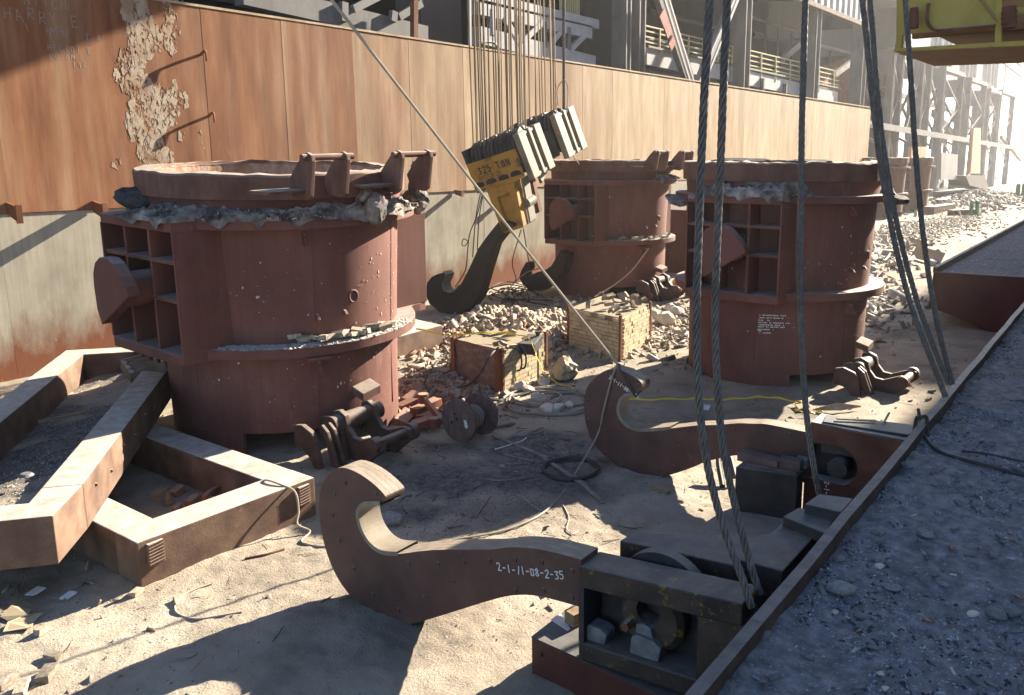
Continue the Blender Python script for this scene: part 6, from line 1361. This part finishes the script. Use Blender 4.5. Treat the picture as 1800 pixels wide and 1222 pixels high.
# far gas bottles, beams and sheets
for (gx, gy, n, lab, grp) in ((1703, 381, 4, 'green gas bottle in the nearer upright cluster by the road', 'green bottles of the nearer cluster'), (1784, 352, 4, 'green gas bottle in the farther cluster at the right edge', 'green bottles of the farther cluster')):
    p0 = G(gx, gy); 
    for k in range(n):
        D = np.linalg.norm(p0[:2]); px_ = D / 1508; p = p0 + rt * px_ * (4.6 * k + 2) + fw * [1, 1, 0] * .3 * (k % 2); r_ = 2.2 * px_; hh = 27 * px_
        b = MB(); b.lathe([(.01, 0), (r_, .02), (r_, hh * .86), (r_ * .7, hh * .93), (r_ * .25, hh * .95), (r_ * .25, hh), (.01, hh)], 14); b.v = [(v_[0] + p[0], v_[1] + p[1], v_[2]) for v_ in b.v]; b.thing('gas_bottle', 'green', lab, 'gas bottle', grp, smooth=True)
for (a, c, w, h, mt, lab) in (((1655, 342), (1700, 336), 1.0, .5, 'steel', 'stacked grey girder beyond the far ladles, topmost'), ((1658, 352), (1690, 346), 2.2, .9, 'brown_steel', 'dark girder stack beyond the far ladles'), ((1652, 366), (1690, 352), .9, .8, 'frame', 'tan channel beam in front of the girder stack'), ((1632, 378), (1670, 372), .9, .7, 'frame', 'tan edge beam right of the farthest ladle'), ((1670, 380), (1712, 378), .6, .5, 'frame_dark', 'low dark beam behind the green bottles'), ((1742, 316), (1800, 309), .5, 2.0, 'white_steel', 'long pale low wall beyond the rubble at the far right')):
    plank(G(*a), G(*c), w, h, lab, 'far_girder', mt, 'beam')

# ================================================================== YELLOW CRANE OVERHEAD
XC = 13.6; CT = root('yellow_crane', AXp(1650, 90, XC), 'corner of an overhead yellow crane carriage at the top right', 'crane')
def xp(pts, dx0, dx1, name, mt, bevel=.01):
    b = MB(); b.prism([AXp(x, y, XC) + np.array([dx0, 0, 0]) for x, y in pts], (dx1 - dx0, 0, 0)); return b.part(name, mt, CT, bevel=bevel)
xp([(1577, -90), (1575, 62), (1752, 45), (1752, -90)], 0, .05, 'side_panel', 'crane')
xp([(1576, 60), (1573, 92), (1584, 91), (1586, 60)], -.01, .10, 'end_post', 'crane')
xp([(1573, 92), (1573, 86), (1960, 62), (1960, 74)], -.06, .0, 'lower_beam', 'crane')
xp([(1573, 92), (1960, 74), (1960, 72.5), (1573, 90)], .0, 2.5, 'soffit', 'crane_brown')
xp([(1751, -90), (1749, 79), (1761, 78), (1763, -90)], -.03, .05, 'post', 'crane')
xp([(1586, 61), (1752, 46), (1960, 30), (1960, -90), (1586, -90)], .55, .65, 'inner_panel', 'crane_brown')
xp([(1764, 26), (1764, 14), (1960, 6), (1960, 18)], 0, .05, 'side_strip', 'crane')
xp([(1718, -5), (1752, 40), (1758, 40), (1726, -5)], -.03, -.005, 'brace', 'crane_brown')
for (x, y0, y1, w) in ((1607, 14, 50, 6.5), (1774, 12, 50, 10)):
    a = AXp(x, y0, XC - .14); c = AXp(x, y1, XC - .14); r_ = w * np.linalg.norm(a - C0) / 1508
    b = MB(); b.cyl(a, c, r_, 16); n_z = (a - c) / np.linalg.norm(a - c)
    for k in range(3): b.cyl(c + n_z * (.06 + .07 * k), c + n_z * (.085 + .07 * k), r_ * 1.12, 16)
    b.part('work_lamp', 'frame_dark', CT, smooth=True)
xp([(1590, 36), (1590, -90), (1960, -110), (1960, 18)], .7, 5.2, 'carriage_shade_body', 'crane_brown')  # unseen body, added to shade the front hook and its block
b = MB(); b.tube(smooth_path([AXp(x, y, XC - .05) for x, y in [(1632, 6), (1630, 24), (1631, 40), (1640, 51), (1656, 53), (1700, 49), (1749, 45)]], 5), .025, 7); b.part('conduit', 'frame_dark', CT, smooth=True)

# ================================================================== BEYOND THE FRAME: unseen hall and girder added to shade deck and wall
hall = root('shade_hall', (50, -8, 0), 'unseen hall block added beyond the frame to shade the right side', 'building')
MB().box(14, 96, -16, -5, -1, 26).part('hall_shade_block', 'hall', hall)
MB().box(96.01, 126, -17, -5.01, -1, 36.5).part('hall_shade_block', 'hall', hall)
gd = root('shade_girder', (31, 8, 18), 'unseen crane bridge girder added to shade the top left of the wall', 'crane bridge')
MB().box(28.5, 32.7, -4, 20.5, 18.2, 22.6).part('girder', 'steel', gd)

# ================================================================== HAZE
hz_m = bpy.data.materials.new('dusty_air'); hz_m.use_nodes = True; t = hz_m.node_tree; t.nodes.remove(t.nodes['Principled BSDF'])
pv = t.nodes.new('ShaderNodeVolumePrincipled'); pv.inputs['Color'].default_value = (.97, .97, 1.0, 1); pv.inputs['Density'].default_value = .00045; pv.inputs['Anisotropy'].default_value = .55
t.links.new(pv.outputs[0], t.nodes['Material Output'].inputs['Volume'])
M['haze'] = hz_m
b = MB(); b.box(-80, 2600, -80, 2100, -4, 46); o = bpy.data.objects.new('haze', b.mesh('haze', 'haze')); COL.objects.link(o); o['kind'] = 'stuff'
